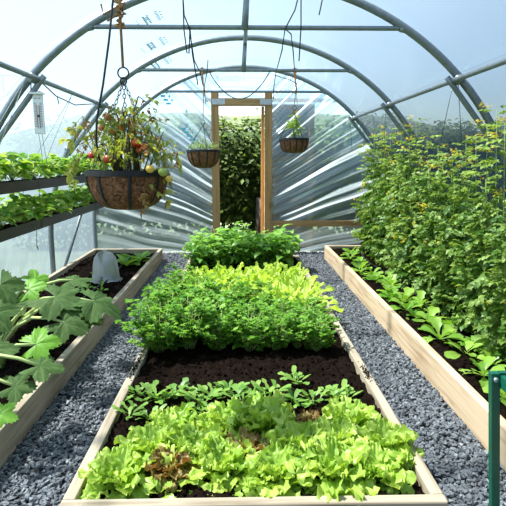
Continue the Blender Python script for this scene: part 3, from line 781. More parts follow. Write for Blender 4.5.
ty = [2.35, 2.85, 3.3, 3.75, 4.2, 4.65, 5.1, 5.55, 6.0, 6.42]
for i, y in enumerate(ty):
    tk.put(i, (1.59+.03*(y-2.35)+rnd(-.02, .02), y, SR), i*1.3, [.80, .82, .86, .88, .95, .96, 1.02, 1.06, 1.04, 1.06][i], 'tall bushy tomato plant, %s along the row counted from the doorway end' % ORD[len(ty)-1-i])
def shoot(px, py, Y, h, lab):
    """thin yellow-flowered shoot reaching up from the tomatoes"""
    top = at(px, py, Y); o = thing('tomato_shoot', lab, 'plant', (top.x+.02, Y, SR), 'tall flowering shoots above the tomatoes'); L = o.location
    b_ = Vector((top.x+.03, Y, SR)); st = MB(); m_ = b_.lerp(top, .6)+Vector((.03, 0, 0)); st.tube([b_, m_, top], [.006, .0035, .0018], 5); st.build('stem', M['stem_g'], o, loc=L)
    lf = MB(); G = [([], [], []) for _ in TOM_T]
    for i in range(15):
        t = 1-(i/15)*h/(top.z-SR); p = b_.lerp(top, t); a = i*GA; kk = i % 4
        G[kk][0].append(frame_dir((math.cos(a), math.sin(a), rnd(0, .5)), (0, 0, 1), rnd(-.5, .5))*rnd(.06, .12)); G[kk][1].append(tuple(p)); G[kk][2].append(rnd(.3, 1))
    for (V, F), g in zip(TOM_T, G): lf.inst(V, F, *g)
    lf.build('foliage', M['tomato'], o, loc=L)
    for j in range(3):
        w = MB(); c = top+Vector((rnd(-.07, .07), rnd(-.05, .05), -.09*j+.01))
        for q in range(11):
            w.add(np.asarray(FL_V)*rnd(.009, .014) @ frame_dir((rnd(-1, 1), rnd(-1, 1), rnd(0, 1))).T + np.array(c+Vector((rnd(-.035, .035), rnd(-.035, .035), rnd(-.012, .02)))), FL_F, rnd(0, 1))
        w.build('flower_truss', M['yellow'], o, loc=L)
for px, py, Y, h, lab in [(416, 118, 5.2, .45, 'tallest thin tomato shoot rising beside the second far hoop'), (466, 143, 3.9, .35, 'flowering shoot with a flat yellow head between the strings'), (497, 107, 3.35, .45, 'yellow flowered shoot reaching up to the big hoop brace'), (381, 128, 5.9, .4, 'thin shoot at the doorway end of the tomato row'), (366, 146, 6.25, .3, 'shoot with yellow flowers against the end sheet')] + [(px, py, Y, h, 'slender yellow flowered shoot above the tomatoes, %s along from the end sheet' % ORD[k]) for k, (px, py, Y, h) in enumerate([(374, 136, 6.1, .4), (390, 134, 5.7, .35), (401, 126, 5.45, .4), (409, 140, 5.1, .35), (427, 138, 4.8, .3), (438, 147, 4.45, .3), (452, 152, 4.15, .25), (476, 138, 3.7, .3), (487, 124, 3.5, .35), (505, 122, 3.15, .4)])]:
    shoot(px, py, Y, h, lab)
# ---- leafy row at the front of the tomato bed
def leafy(seed, n=10, L=.14, W=.075):
    random.seed(seed); w = MB()
    for i in range(n):
        f = i/(n-1); th = .25+.9*f+rnd(-.15, .15)
        V, F = blade(L*rnd(.8, 1.2), W*rnd(.85, 1.15), th, th-rnd(.5, 1.1), 7, 4, 'spoon', .25, .014, 2, 0, i*GA, (0, 0, 0), rnd(-.3, .3)); w.add(V, F, rnd(.1, 1))
    return tag(w.build('spinach_plant', M['chard']), '', 'leafy plant', 'leafy plants edging the tomato bed')
lk = Kinds([leafy(450+i, 10+i % 3, [.12, .14, .10, .13][i], .08) for i in range(4)])
sp = [(1.38, 2.75), (1.25, 2.35), (1.4, 3.4), (1.26, 3.68), (1.38, 3.95), (1.22, 4.22), (1.37, 4.8), (1.2, 5.25), (1.28, 2.12), (1.36, 2.42), (1.27, 2.62), (1.30, 2.93), (1.40, 3.05), (1.25, 3.2), (1.31, 3.55), (1.24, 3.85), (1.3, 4.1), (1.25, 4.35), (1.33, 4.6), (1.24, 4.85), (1.29, 5.1), (1.26, 5.4), (1.3, 5.7), (1.25, 6.0), (1.32, 6.3)]
sp.sort(key=lambda p: p[1])
for i, (x, y) in enumerate(sp):
    lk.put(i*3, (x+.05, y, SR), rnd(0, 6), rnd(.8, 1.15), 'low leafy green plant along the pale board, %s' % (('number %d counting from the near end' % (i+1)) if i < len(sp)-2 else 'last but one before the end sheet' if i == len(sp)-2 else 'last before the end sheet'))
w = MB(); pts = [(1.47+.035*math.sin(y*3.1), y, SR+.028+.01*math.sin(y*5)) for y in np.linspace(1.3, 6.5, 60)]; w.tube(pts, .008, 6)
tag(w.build('drip_hose', M['black'], loc=(1.47, 1.3, SR)), 'black drip hose lying on the soil of the tomato bed', 'hose')

# ------------------------------------------------------------------ courgettes
def courgette_blade(R, seed):
    rs = np.random.RandomState(seed); na, nr = 56, 7; V = []; T = []
    for j in range(na+1):
        a = -2.65+5.3*j/na
        lobe = .58+.44*abs(math.cos(a*2.5*.98))**.9*(1-.18*abs(a)/2.6)
        ser = 1+.07*(1 if j % 2 else -1)*rs.uniform(.4, 1.2)
        rad = R*lobe*(1-.10*abs(a)/2.6)*ser
        for i in range(nr+1):
            t = i/nr; r = rad*t
            z = .10*R*t*abs(math.sin(a*2.5))-.17*R*t*t+.05*R*math.sin(a*5+seed)*t*t + rs.uniform(-.015, .015)*R*(t > .2)
            V.append((r*math.cos(a), r*math.sin(a), z)); T.append(rs.uniform(.2, .6)+.3*(abs(math.sin(a*2.5)) < .12))
    return np.array(V), gridF(na, nr)[:, ::-1], np.array(T)
def courgette(base, leaves, label, seed):
    o = thing('courgette_plant', label, 'courgette plant', base, 'courgette plants'); B = Vector(base); L = o.location
    w = MB(); w.tube([B, B+Vector((.02, .02, .10)), B+Vector((.0, .04, .2))], [.026, .024, .015], 8); w.build('stem', M['stem_g'], o, loc=L)
    for i, (c, R, nrm, mat) in enumerate(leaves):
        c = Vector(c); out_ = (c-B); out_.z = 0
        if out_.length < .05: out_ = Vector((.3, -.2, 0))
        n_ = Vector(nrm).normalized(); d = out_-n_*out_.dot(n_); d.normalize(); y = n_.cross(d)
        A = np.array(Matrix((d, y, n_)).transposed()); V, F, T = courgette_blade(R, seed+i); w = MB()
        att = c-d*R*.25
        w.add(V @ A.T + np.array(att), F, T)
        lf = w.build('leaf', M[mat], o, loc=L)
        s = MB(); st0 = B+Vector((.0, .02, .10)); mid = st0.lerp(att, .55)+Vector((0, 0, .10+.05*(i % 2))); s.tube([st0, st0.lerp(mid, .5)+Vector((0, 0, .04)), mid, mid.lerp(att, .6)+Vector((0, 0, .01)), att-n_*.004], [.011, .010, .009, .008, .006], 7)
        q = s.build('leaf_stalk', M['stem_pale'], lf, loc=L)
cu = lambda nx, ny, nz: (nx, ny, nz)
B1 = (-1.40, 2.85, SL); B2 = (-1.38, 2.12, SL)
courgette(B1, [
    (at(62, 299, 2.72), .165, cu(.15, -.45, 1), 'courgette'), (at(101, 304, 2.78), .17, cu(.45, -.25, 1), 'courgette'),
    (at(70, 324, 2.62), .13, cu(.1, -.75, .8), 'courgette'), (at(33, 288, 2.95), .10, cu(-.1, -.7, .8), 'courgette_b'),
    (at(38, 279, 3.05), .09, cu(.4, -.6, .7), 'courgette_b'), (at(78, 279, 3.15), .13, cu(.1, -.1, 1), 'courgette'),
    (at(20, 302, 2.9), .11, cu(-.3, -.6, .8), 'courgette'), (at(90, 318, 2.75), .10, cu(.3, -.6, .8), 'courgette'),
    (at(3, 290, 2.72), .14, cu(.35, -.6, .7), 'courgette')], 'dark broad leaved courgette plant spilling over the board beside the gravel', 500)
courgette(B2, [
    (at(42, 343, 2.30), .105, cu(.1, -.7, .75), 'courgette_b'), (at(46, 366, 2.2), .105, cu(.25, -.25, 1), 'courgette'),
    (at(20, 386, 2.12), .09, cu(.1, -.55, .8), 'courgette'), (at(4, 415, 1.98), .075, cu(.1, -.5, .8), 'courgette_b'),
    (at(-8, 350, 2.2), .14, cu(.1, -.5, .8), 'courgette'), (at(0, 312, 2.35), .12, cu(.3, -.55, .8), 'courgette')], 'nearer courgette plant, with one bright green leaf reaching over the board', 540)

# cloche and what grows round it
cp = at(106, 279, 5.05); cp.z = SL
o = thing('cloche', 'clear plastic bell cloche standing on the soil by the courgettes', 'cloche', cp)
w = MB(); w.lathe([(.158, 0), (.16, .008), (.150, .016), (.135, .03), (.128, .10), (.118, .18), (.104, .235), (.075, .275), (.04, .292), (.001, .297)], (0, 0, 0), 32); w.build('bell', M['cloche'], o)
w = MB(); w.tube([(.158*math.cos(a), .158*math.sin(a), .008) for a in np.linspace(0, 2*PI, 33)[:-1]], .005, 6, closed=True); w.build('flange', M['cloche'], o)
w = MB(); w.tube([(0, 0, .295), (0, 0, .312)], .02, 10); w.build('vent_cap', M['cloche'], o)
lb = Kinds([leafy(470+i, 11, .17, .10) for i in range(2)])
for i, (x, y, l) in enumerate([(-1.30, 5.75, 'leafy green plant growing behind the cloche'), (-1.2, 5.95, 'leafy plant in the far corner of the courgette bed behind the cloche')]):
    q = lb.put(i, (x, y, SL), rnd(0, 6), 1.1, l); q['group'] = 'leafy plants behind the cloche'
ss = Kinds([leafy(480, 6, .10, .05)])
for i, (px, py, l) in enumerate([(86, 292, 'small seedling at the near side of the cloche'), (101, 292, 'small seedling between the cloche and the gravel board'), (96, 275, 'seedling growing under the cloche')]):
    q = at(px, py, 4.6 if i < 2 else 5.05); ss.put(0, (q.x, q.y, SL), i*2, .9, l)['group'] = 'small seedlings by the cloche'
w = MB(); w.tube([(-1.32+.02*math.sin(y*4), y, SL+.03) for y in np.linspace(3.3, 6.4, 40)], .008, 6)
tag(w.build('drip_hose', M['black'], loc=(-1.32, 3.3, SL)), 'black drip hose on the soil passing the cloche', 'hose')

# ------------------------------------------------------------------ hanging strawberry troughs
TX = -1.735
def trough(z, y0, y1, label):
    o = thing('hanging_trough', label, 'planting trough', (TX-.07, y0, z), 'hanging strawberry troughs'); L = o.location
    w = MB(); prof = [(0, .085), (-.005, .0), (-.135, 0), (-.14, .085), (-.134, .085), (-.13, .006), (-.010, .006), (-.006, .085)]
    n = len(prof); V = [(TX+a, y, z+b_) for y in (y0, y1) for a, b_ in prof]
    w.add(V, [(i, (i+1) % n, n+(i+1) % n, n+i) for i in range(n)]); w.box((TX-.138, y0-.004, z), (TX-.002, y0, z+.083)); w.box((TX-.138, y1, z), (TX-.002, y1+.004, z+.083))
    w.build('trough_body', M['trough'], o, loc=L, smooth=False)
    k = int((y1-y0)/.03); X, Y = np.meshgrid(np.linspace(TX-.128, TX-.012, 7), np.linspace(y0+.01, y1-.01, k+1), indexing='ij'); Z = z+.075+.012*n2(X*30+50, Y*30, 77)
    w = MB(); w.add(np.stack([X, Y, Z], -1), gridF(6, k)[:, ::-1]); q = w.build('compost', M['soil'], o, loc=L); q['kind'] = 'stuff'
    return o
T1 = trough(1.055, 2.2, 6.62, 'upper black trough of strawberries hanging along the tunnel side')
T2 = trough(.715, 2.2, 6.62, 'lower black trough of strawberries hanging below the other')
for i, y in enumerate((3.55, 4.5, 5.3, 6.2)):
    for s in (0, 1):
        w = MB(); xx = TX-.14*s; top = (CX-PXH+.02, y+.1, PZ-.05)
        w.tube([(xx, y, .72), (xx, y, 1.14), top], .0025, 4); 
        tag(w.build('hanging_wire', M['steel'], loc=(xx, y, .72)), 'thin wire holding the troughs, %s pair along, %s side' % (ORD[i], 'path' if s == 0 else 'wall'), 'wire', 'wires holding the troughs')
def strawberry(seed):
    random.seed(seed); o = thing('strawberry_plant', '', 'strawberry plant', (0, 0, 0), 'strawberry plants in the troughs'); lf = MB(); st = MB()
    for i in range(24):
        a = i*GA; q = rnd(.3, 1.15); hh = rnd(.05, .19)*(1.2-.4*q); rr = .15*q
        e = Vector((rr*math.cos(a), rr*math.sin(a), hh)); st.tube([(0, 0, 0), (e.x*.4, e.y*.4, hh*.75), e], .0018, 4)
        for k in (-1, 0, 1):
            L = rnd(.055, .085); th = rnd(-.3, .5); V, F = blade(L, L*.85, th, th-rnd(.3, .9), 4, 4, 'oval', .25, .02, 3, 0, a+k*1.1, e, rnd(-.5, .5)); lf.add(V, F, rnd(0, 1))
    lf.build('leaves', M['strawberry'], o); st.build('stalks', M['stem_pale'], o); return o
sk = Kinds([strawberry(600+i) for i in range(4)])
for tz, nm in ((1.055, 'upper'), (.715, 'lower')):
    for i in range(14):
        y = 3.1+i*.25
        if y > 6.5: break
        sk.put(i+(2 if nm == 'lower' else 0), (TX-.06, y+rnd(-.05, .05), tz+.075), rnd(0, 6), rnd(1.0, 1.3), 'strawberry plant in the %s trough, %s counting from the near end' % (nm, ORD[i]))
# runner hanging down
w = MB(); q = at(38, 233, 3.75); w.tube([(TX-.01, 4.3, .79), (TX+.03, 4.3, .72), (TX+.02, 4.3, .58)], .0025, 4); V, F = blade(.05, .03, -1.2, -1.6, 4, 2, base=(TX+.02, 4.3, .60)); w.add(V, F)
tag(w.build('strawberry_runner', M['strawberry'], loc=(TX, 4.3, .79)), 'thin strawberry runner dangling below the lower trough', 'runner')

# ------------------------------------------------------------------ hanging baskets
def link_tpl(p=.018, r=.0018):
    w = MB(); pts = [(.0055*math.sin(a), 0, p*.62*math.cos(a)) for a in np.linspace(0, 2*PI, 11)[:-1]]; w.tube(pts, r, 4, closed=True)
    return np.concatenate(w.V), np.concatenate(w.F[4])
LK_V, LK_F = link_tpl()
def chain(w, a, b_):
    a, b_ = Vector(a), Vector(b_); n = max(2, int((b_-a).length/.018)); d = (b_-a).normalized()
    A = frame_dir(d); A = A[:, [1, 2, 0]]
    for i in range(n):
        R = A @ np.array(Matrix.Rotation(PI/2*(i % 2), 3, 'Z')); w.add(LK_V @ R.T + np.array(a.lerp(b_, (i+.5)/n)), LK_F)
def basket(c, R, dep, ring_z, label, ribs=8, chains=3, flat=.5, rot=0.):
    """c: centre of the rim"""
    o = thing('hanging_basket', label, 'hanging basket', (c.x, c.y, c.z-dep), 'coir lined hanging baskets'); L = o.location
    prof = [(R*math.cos(t)**flat, -dep*math.sin(t)) for t in np.linspace(0, PI/2*.97, 12)]
    w = MB(); w.lathe([(R*.94, .005)]+[(r*.985, z) for r, z in prof]+[(.001, -dep)], c, 40)
    q = w.build('coir_liner', M['coir'], o, loc=L)
    w = MB(); w.lathe([(R*.93, -.012), (R*.5, .002), (.001, .01)], c, 24); w.build('compost', M['soil'], o, loc=L)
    w = MB(); w.lathe([(R*1.0, -.010), (R*1.035, -.010), (R*1.035, .012), (R*1.0, .012), (R*1.0, -.010)], c, 40); rim = w.build('rim', M['black'], o, loc=L, smooth=False)
    for k in range(ribs):
        a = 2*PI*k/ribs+rot; w = MB(); t_ = Vector((-math.sin(a), math.cos(a), 0))
        V = []
        for r, z in prof:
            p = Vector((c.x+r*1.01*math.cos(a), c.y+r*1.01*math.sin(a), c.z+z)); V += [p-t_*R*.042, p+t_*R*.042]
        w.add([tuple(v) for v in V], gridF(len(prof)-1, 1)); q = w.build('rib', M['black'], o, loc=L); sm = q.modifiers.new('thick', 'SOLIDIFY'); sm.thickness = .004; sm.offset = 1
    rg = Vector((c.x, c.y, ring_z))
    for k in range(chains):
        a = 2*PI*k/chains+.5+rot; w = MB(); chain(w, (c.x+R*1.0*math.cos(a), c.y+R*1.0*math.sin(a), c.z+.01), (rg.x, rg.y, rg.z-.03)); w.build('chain', M['black'], o, loc=L)
    w = MB(); w.tube([(rg.x+.021*math.sin(a), rg.y, rg.z+.0+.021*math.cos(a)) for a in np.linspace(0, 2*PI, 17)[:-1]], .0032, 6, closed=True)
    w.tube([(rg.x+.012*math.sin(a), rg.y, rg.z-.03+.013*math.cos(a)) for a in np.linspace(0, 2*PI, 13)[:-1]], .003, 5, closed=True)
    w.build('hook', M['black'], o, loc=L); return o, rg
YB = 2.10
cA = at(127.5, 173, YB); RA = 39.2*2.08/515
bA, rgA = basket(cA, RA, .145, at(122, 73, YB).z, 'big coir hanging basket with a black rim, full of ripening tomatoes', 8, 3, .55, .25)
kz = at(120, 14, YB)
w = MB(); w.tube([(kz.x+.0, YB, 2.24), (kz.x, YB, kz.z), (rgA.x, YB, rgA.z+.02)], .0055, 6)
for s in range(7):
    a = s*1.1; w.tube([kz+Vector((.018*math.cos(a), .018*math.sin(a), -.05+.014*s)), kz+Vector((-.02*math.cos(a), -.016*math.sin(a), -.04+.014*s)), kz+Vector((.02*math.cos(a+1), .02*math.sin(a+1), -.03+.014*s))], .006, 5)
w.tube([kz+Vector((0, 0, .03)), kz+Vector((-.06, -.01, -.005)), kz+Vector((-.065, -.02, .03))], .004, 5); w.tube([kz+Vector((0, -.01, .0)), kz+Vector((-.045, -.02, -.03))], .004, 5)
w.tube([(kz.x+.022*math.sin(a), YB+.0, 2.215+.022*math.cos(a)) for a in np.linspace(0, 2*PI, 13)[:-1]], .0055, 5, closed=True)
tag(w.build('rope', M['twine'], loc=kz), 'knotted brown twine holding up the big tomato basket', 'rope')

# the tired tomato plant in it
random.seed(41)
o = thing('basket_tomato_plant', 'wilting tomato plant with red and yellow fruit in the big hanging basket', 'tomato plant', (cA.x, cA.y, cA.z)); L = o.location
st = MB(); G = [([], [], []) for _ in range(3)]; D = ([], [], []); tips = []
for i in range(24):
    a = i*GA; q = math.sqrt((i+.5)/24); h1 = rnd(.14, .33)*(1.15-.5*q); r1 = RA*rnd(.5, 1.35)*q
    p0 = cA+Vector((.05*math.cos(a), .05*math.sin(a), 0)); p1 = cA+Vector((r1*.6*math.cos(a), r1*.6*math.sin(a), h1*.8)); p2 = cA+Vector((r1*math.cos(a), r1*math.sin(a), h1)); p3 = p2+Vector((.06*math.cos(a), .06*math.sin(a), -rnd(.02, .14)*q))
    st.tube([p0, p1, p2, p3], [.0045, .0035, .0025, .0012], 5)
    for k in range(6):
        t = rnd(.25, 1); pp = [p0, p1, p2, p3]; f = t*3; j = min(2, int(f)); b_ = pp[j].lerp(pp[j+1], f-j); a2 = rnd(0, 6.28)
        d = (math.cos(a2), math.sin(a2), rnd(-.9, .3))
        if random.random() < .68: g = G[(i+k) % 3]; g[2].append(rnd(0, 1))
        else: g = D; g[2].append(rnd(0, 1))
        g[0].append(frame_dir(d, (rnd(-.4, .4), rnd(-.4, .4), 1), rnd(-1, 1))*rnd(.05, .095)*(.8 if g is D else 1)); g[1].append(tuple(b_))
# shoots trailing over the sides
for px, py, Yd in ((172, 190, YB-.03), (166, 160, YB+.05), (176, 155, YB), (146, 206, YB-.12), (70, 130, YB), (72, 165, YB-.05)):
    e = at(px, py, Yd); s0 = cA+Vector(((e.x-cA.x)*.4, (e.y-cA.y)*.4, .0)); mid = s0.lerp(e, .6)+Vector((0, 0, .12)); st.tube([s0, mid, e], [.003, .0025, .0012], 5)
    for k in range(8):
        b_ = mid.lerp(e, rnd(0, 1)); g = G[k % 3] if k % 3 else D; g[2].append(rnd(.4, 1)); a2 = rnd(0, 6.28)
        g[0].append(frame_dir((math.cos(a2), math.sin(a2), rnd(-1.4, 0)), (0, 0, 1), rnd(-1, 1))*rnd(.05, .09)); g[1].append(tuple(b_))
st.build('stem', M['stem_b'], o, loc=L)
lf = MB()
for (V, F), g in zip(WILT_T, G): lf.inst(V, F, *g)
lf.build('foliage', M['tomato_dry'], o, loc=L)
lf = MB(); lf.inst(WILT_T[0][0], WILT_T[0][1], *D); lf.build('dry_foliage', M['dry'], o, loc=L)
for px, py, dy, r, mt in [(108, 117, -.05, .017, 'tomato_or'), (92, 155, -.08, .015, 'tomato_red'), (108, 159, -.10, .018, 'tomato_red'), (121, 128, -.04, .014, 'tomato_or'), (136, 143, -.06, .018, 'tomato_red'), (144, 147, -.05, .017, 'tomato_red'),
                          (129, 122, -.03, .014, 'tomato_or'), (150, 169, -.13, .017, 'tomato_ye'), (163, 172, -.10, .019, 'tomato_gr'), (169, 179, -.07, .014, 'tomato_ye'), (112, 131, -.05, .014, 'tomato_or'), (148, 128, .0, .012, 'tomato_gr'), (117, 138, -.02, .013, 'tomato_red'), (139, 150, -.04, .014, 'tomato_or'), (101, 128, -.05, .012, 'tomato_or')]:
    p = at(px, py, YB+dy); w = MB(); w.ball(p, r, .9, 14); q = w.build('tomato', M[mt], o, loc=L)
    w = MB(); w.tube([p+Vector((0, 0, r*.85)), p+Vector((.004, .004, r*.85+.02)), p+Vector((.02, .03, r+.035))], .0014, 4)
    for k in range(5):
        V, F = blade(r*.9, r*.3, .2, -.5, 3, 2, 'oval', base=p+Vector((0, 0, r*.88)), yaw=k*1.256); w.add(V, F)
    w.build('calyx', M['stem_g'], q, loc=L)
# black feed tube into the basket
w = MB(); w.tube([at(113.5, -40, YB-.06), at(113, 0, YB-.08), at(109, 40, YB-.1), at(103, 85, YB-.12), at(97, 118, YB-.12), at(96, 140, YB-.12), at(99, 158, YB-.10), at(105, 170, YB-.06)], .0042, 6)
tag(w.build('feed_hose', M['black'], loc=at(105, 170, YB-.06)), 'black feed hose hanging down into the big tomato basket', 'hose')

def small_basket(cx, cy, wpx, dpx, Yb, ring_py, rope_px, rope_py, label, ropel, ribs, flat):
    c = at(cx, cy, Yb); R = wpx/2*(Yb*.984)/515; rp = at(rope_px, ring_py, Yb)
    q, rg = basket(c, R, dpx*Yb*.98/515, rp.z, label, ribs, 3, flat, .3)
    w = MB(); w.tube([(c.x, Yb, 2.235), (c.x, Yb, 2.19), (c.x+.012, Yb, 2.05), (c.x, Yb, rg.z+.02)], [.012, .012, .005, .0045], 6)
    w.tube([(c.x+.005, Yb, 2.1), (c.x+.02, Yb+.01, 1.98), (c.x+.03, Yb, 1.88)], .0035, 5)
    w.tube([(c.x+.021*math.sin(a), Yb+.003, 2.215+.024*math.cos(a)) for a in np.linspace(0, 2*PI, 13)[:-1]], .006, 5, closed=True)
    tag(w.build('rope', M['twine_o'], loc=(c.x, Yb, rg.z)), ropel, 'rope'); return q, c, R
q, cB, RB = small_basket(203.5, 151, 33, 17, 5.57, 122, 203.5, 0, 'small coir hanging basket of grey green herb, hanging in front of the door post', 'orange twine holding up the small herb basket', 12, .6)
q, cC, RCc = small_basket(294, 139.5, 29, 13.5, 5.57, 108, 294, 0, 'small dark hanging basket with an upright yellow flowered plant', 'orange twine holding up the upright plant basket', 14, .45)
random.seed(5)
o = thing('basket_herb', 'low grey green herb growing in the small basket by the door post', 'plant', cB); lf = MB(); st = MB()
for i in range(60):
    a = i*GA; q_ = math.sqrt(i/60); e = Vector((RB*.9*q_*math.cos(a), RB*.9*q_*math.sin(a), rnd(.05, .13)*(1.25-.6*q_))); st.tube([(e.x*.6, e.y*.6, 0), e], .0018, 3)
    for k in range(9):
        V, F = blade(rnd(.02, .035), .012, rnd(-.2, 1.2), rnd(-.5, .5), 2, 2, base=Vector((e.x, e.y, 0)).lerp(e, rnd(.4, 1)), yaw=rnd(0, 6.28)); lf.add(V, F, rnd(0, 1))
lf.build('foliage', M['herb'], o); st.build('stem', M['stem_pale'], o)
o = thing('basket_tomato_plant', 'small upright plant with yellow flowers in the dark hanging basket', 'plant', cC); lf = MB(); st = MB(); G = [([], [], []) for _ in TOM_T]
for i in range(6):
    a = i*GA; e = Vector((.045*math.cos(a)*(i > 0)+.01*i, .05*math.sin(a)*(i > 0), .30-.035*i)); st.tube([(0, 0, 0), (e.x*.5, e.y*.5, e.z*.6), e], .003, 4)
    for k in range(7):
        a2 = rnd(0, 6.28); g = G[k % 4]; g[0].append(frame_dir((math.cos(a2), math.sin(a2), rnd(-.3, .5)), (0, 0, 1), rnd(-.6, .6))*rnd(.05, .10)); g[1].append(tuple(Vector(e)*rnd(.35, 1))); g[2].append(rnd(.5, 1))
for (V, F), g in zip(TOM_T, G): lf.inst(V, F, *g)
lf.build('foliage', M['lettuce'], o); st.build('stem', M['stem_g'], o)
for j in range(4):
    w = MB(); c = Vector((rnd(-.05, .05), rnd(-.06, .0), .12+.055*j))
    for k in range(7): w.add(np.asarray(FL_V)*.015 @ frame_dir((rnd(-1, 1), rnd(-1, 1), rnd(-.2, 1))).T+np.array(c+Vector((rnd(-.02, .02), rnd(-.02, .02), rnd(-.02, .02)))), FL_F, rnd(0, 1))
    w.build('flower_cluster', M['yellow'], o)

# ------------------------------------------------------------------ thermometer
tp = at(41.5, 134, 3.83); top = at(39, 94.5, 3.83)
o = thing('thermometer', 'white greenhouse thermometer hanging from the big hoop', 'thermometer', (tp.x-.008, 3.83, tp.z)); L = Vector(o.location); hh = top.z-tp.z-.0
w = MB(); w.box((L.x-.036, 3.82, L.z), (L.x+.036, 3.838, L.z+hh)); q = w.build('case', M['white'], o, loc=L, smooth=False); bev(q, .004)
w = MB(); w.box((L.x-.045, 3.79, L.z+hh), (L.x+.045, 3.845, L.z+hh+.012)); w.build('rain_hood', M['white'], o, loc=L, smooth=False)
w = MB()
for i in range(15):
    z = L.z+.05+i*.0115
    for s in (-1, 1): w.box((L.x+s*.020-.007, 3.8185, z), (L.x+s*.020+.007, 3.8199, z+.0035))
w.box((L.x-.02, 3.8185, L.z+hh-.03), (L.x-.006, 3.8199, L.z+hh-.025)); w.box((L.x+.008, 3.8185, L.z+hh-.03), (L.x+.02, 3.8199, L.z+hh-.025)); w.build('scale_marks', M['ink'], o, loc=L, smooth=False)
for s in (-1, 1):
    w = MB(); w.tube([(L.x+s*.008, 3.8175, L.z+.04), (L.x+s*.008, 3.8175, L.z+.2)], .0018, 6); w.build('glass_tube', M['red' if s < 0 else 'ink'], o, loc=L)
w = MB(); w.tube([(L.x, 3.815, L.z+.125), (L.x, 3.82, L.z+.125)], .009, 10); w.build('reset_button', M['ink'], o, loc=L)
w = MB(); zt = L.z+hh+.012; pts = [(L.x+.014*math.sin(k*1.9), 3.83, zt+(PZ-.07-zt)*k/8) for k in range(9)]; w.tube(pts, .0035, 5); w.tube([(p[0]+.016*math.cos(k), p[1]+.01, p[2]) for k, p in enumerate(pts[:6])], .0025, 4); w.build('hanging_hook', M['steel'], o, loc=L)
for s in (-1, 1):
    w = MB(); w.tube([(L.x+s*.012, 3.83, L.z), (L.x+s*.012+.012, 3.83, L.z-.13), (L.x+s*.02+.02, 3.83, L.z-.26)], .002, 4); w.build('hanging_string', M['steel'], o, loc=L)

# ------------------------------------------------------------------ cords, strings
def cord(pts, label, r=.0045, mat='black', name='cord', cat='cord', group='black cords tied to the crossbars'):
    w = MB(); w.tube(pts, r, 5); p = pts[-1]; tag(w.build(name, M[mat], loc=p), label, cat, group)
ya = 3.80
cord([at(181, -30, 2.9), at(184, 15, 3.3), at(189, 27, ya), at(194, 60, ya), at(200, 72, 5.4), at(203, 86, 5.5)], 'long black cord running from the near crossbar down to the orange twine')
cord([at(182, -30, ya), at(184, 30, ya), at(187, 53, ya), at(189, 53.5, ya), at(190, 27, ya)], 'black cord looping down below the near crossbar')
cord([at(190, 29, ya), at(192.5, 55, ya), at(198, 85, ya)], 'black cord with a loose end beside the looped cord')
cord([at(299, -6, ya), at(295, 10, ya), at(285, 29, ya), at(282, 50, ya), at(276, 72, 5.5)], 'black cord slanting from the near crossbar down to the far crossbar')
cord([at(301, 0, ya), at(301, 27, ya), at(299, 61, ya)], 'black cord hanging straight from the near crossbar')
cord([at(323, -4, ya), at(321, 6, ya), at(319, 15, ya)], 'short black cord end hanging near the ridge')
cord([at(285, 29, ya), at(291, 34, ya), at(293, 50, ya), at(294.5, 70, 5.52)], 'black cord bent over the near crossbar above the upright plant basket')
sag = [at(209+(270-209)*t, 71+28*math.sin(PI*t)**.85, 5.55) for t in np.linspace(0, 1, 17)]
cord(sag, 'black cord sagging in a loop above the doorway', .005)
cord([at(208, 60, 5.54), at(207, 72, 5.54), at(204.5, 85, 5.54), at(205, 96, 5.54)], 'black cord end curling below the far crossbar by the herb basket')
cord([at(276, 72, 5.54), at(274, 86, 5.54), at(273.5, 99, 5.54)], 'black cord end hanging from the far crossbar beside the doorway')
cord([at(274, 75, 5.54), at(290, 80, 5.54), at(297, 84, 5.54), at(296, 94, 5.54)], 'black cord reaching across to the upright plant basket twine')
cord([at(-20, 73, 3.75), at(0, 75, 3.8), at(20, 76, 3.8), at(35, 76, 3.8)], 'black cord tied level along to the big hoop beside the thermometer', .004)
cord([at(3, 75, 3.8), at(3, 84, 3.8), at(4, 92, 3.8)], 'short cord tail dangling from the level cord beyond the thermometer', .004)
cord([at(40, 81, 3.85), at(56, 96, 4.3), at(75, 105, 4.8), at(90, 104, 5.3), at(100, 104, 5.6)], 'slack black cord drooping under the tube behind the thermometer', .005)
cord([at(57, 96, 4.3), at(59, 104, 4.3)], 'short cord tail on the slack cord behind the thermometer', .004)
cord([at(31, 79, 3.8), at(31, 90, 3.8)], 'short cord tail at the brace of the big hoop', .004)
for i, (px0, py0, px1, py1, Y) in enumerate([(453, 84, 441, 140, 4.1), (458, 82, 462, 150, 3.85), (350, 117, 352, 150, 6.6), (386, 104, 384, 145, 5.6)]):
    a, b_ = at(px0, py0, Y), at(px1, py1, Y)
    cord([a, b_], 'thin string tied from the tube down to the tomatoes, %s' % ['slanting one by the big hoop', 'upright one by the big hoop', 'by the end sheet', 'by the second far hoop'][i], .0025, 'ink', 'support_string', 'string', 'strings holding the tomatoes')

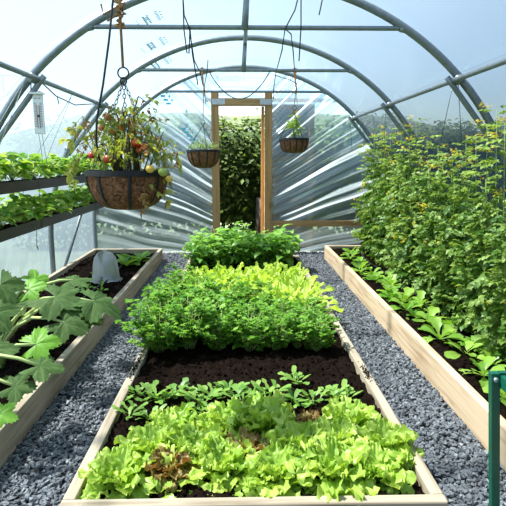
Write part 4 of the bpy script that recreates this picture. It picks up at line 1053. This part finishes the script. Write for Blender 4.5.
# ------------------------------------------------------------------ green stand in the near corner
gp = at(495, 372, 1.62)
o = thing('metal_stand', 'dark green painted stand with a bolted rail at the near corner of the path', 'stand', (gp.x, 1.62, 0)); L = o.location; zt = gp.z+.0; wd = .018
for dx, dy in ((0, 0), (.46, 0), (0, -.5), (.46, -.5)):
    w = MB(); w.box((gp.x+dx-wd, 1.62+dy-wd*.7, .0), (gp.x+dx+wd*.7, 1.62+dy+wd*.7, zt)); w.V[0][:4, 0] += .05; q = w.build('leg', M['green_paint'], o, loc=L, smooth=False); bev(q, .003)
w = MB(); w.box((gp.x+.014, 1.612, zt-.032), (gp.x+.45, 1.632, zt)); q = w.build('back_rail', M['green_paint'], o, loc=L, smooth=False)
for dx in (.022, .445):
    w = MB(); w.box((gp.x+dx-.008, 1.13, zt-.05), (gp.x+dx+.008, 1.61, zt-.008)); w.build('side_rail', M['green_paint'], o, loc=L, smooth=False)
w = MB(); w.tube([(gp.x-.002, 1.600, zt-.022), (gp.x-.002, 1.609, zt-.022)], .0085, 12); w.build('bolt', M['plate'], o, loc=L)

# ------------------------------------------------------------------ small leaf litter bits on the boards: spilled compost
w = MB(); random.seed(9)
for (x, y0, y1) in ((MX1-.022, 2.55, 2.78), (MX0+.022, 2.6, 3.0)):
    for i in range(260):
        p = Vector((x+random.gauss(0, .007)+.006*math.sin(i), (y0+y1)/2+random.gauss(0, (y1-y0)*.22), MH+.0005)); s = rnd(.001, .005); w.ball(p, s, rnd(.4, .8), 5)
tag(w.build('spilled_soil', M['soil']), 'crumbs of compost spilled on the boards of the middle bed', 'soil', kind='stuff')

for k in (green_l, red_l, sd, rk, ck, yk, gk, bk, tk, lk, lb, ss, sk): k.drop_unused()

# ------------------------------------------------------------------ light
sun_dir = Vector((-.46, .05, .85)).normalized()
sd_ = bpy.data.lights.new('sun', 'SUN'); sd_.energy = 31; sd_.angle = math.radians(3); sd_.color = (1, .95, .86)
so = bpy.data.objects.new('sun', sd_); COL.objects.link(so); so.rotation_euler = (-sun_dir).to_track_quat('-Z', 'Y').to_euler(); so.location = (-6, 3, 9)
wl = bpy.data.worlds.new('sky'); S.world = wl; wl.use_nodes = True; nt = wl.node_tree; nt.nodes.clear()
sk_ = nt.nodes.new('ShaderNodeTexSky'); sk_.sky_type = 'NISHITA'; sk_.sun_disc = False; sk_.sun_elevation = math.radians(58); sk_.sun_rotation = math.radians(-84)
sk_.dust_density = 1.0; sk_.air_density = 1.0
bg = nt.nodes.new('ShaderNodeBackground'); bg.inputs['Strength'].default_value = .29
ow = nt.nodes.new('ShaderNodeOutputWorld'); nt.links.new(sk_.outputs[0], bg.inputs[0]); nt.links.new(bg.outputs[0], ow.inputs[0])
vs = S.view_settings; vs.view_transform = 'Standard'; vs.look = 'None'; vs.gamma = 1; vs.use_curve_mapping = False; vs.exposure = .78
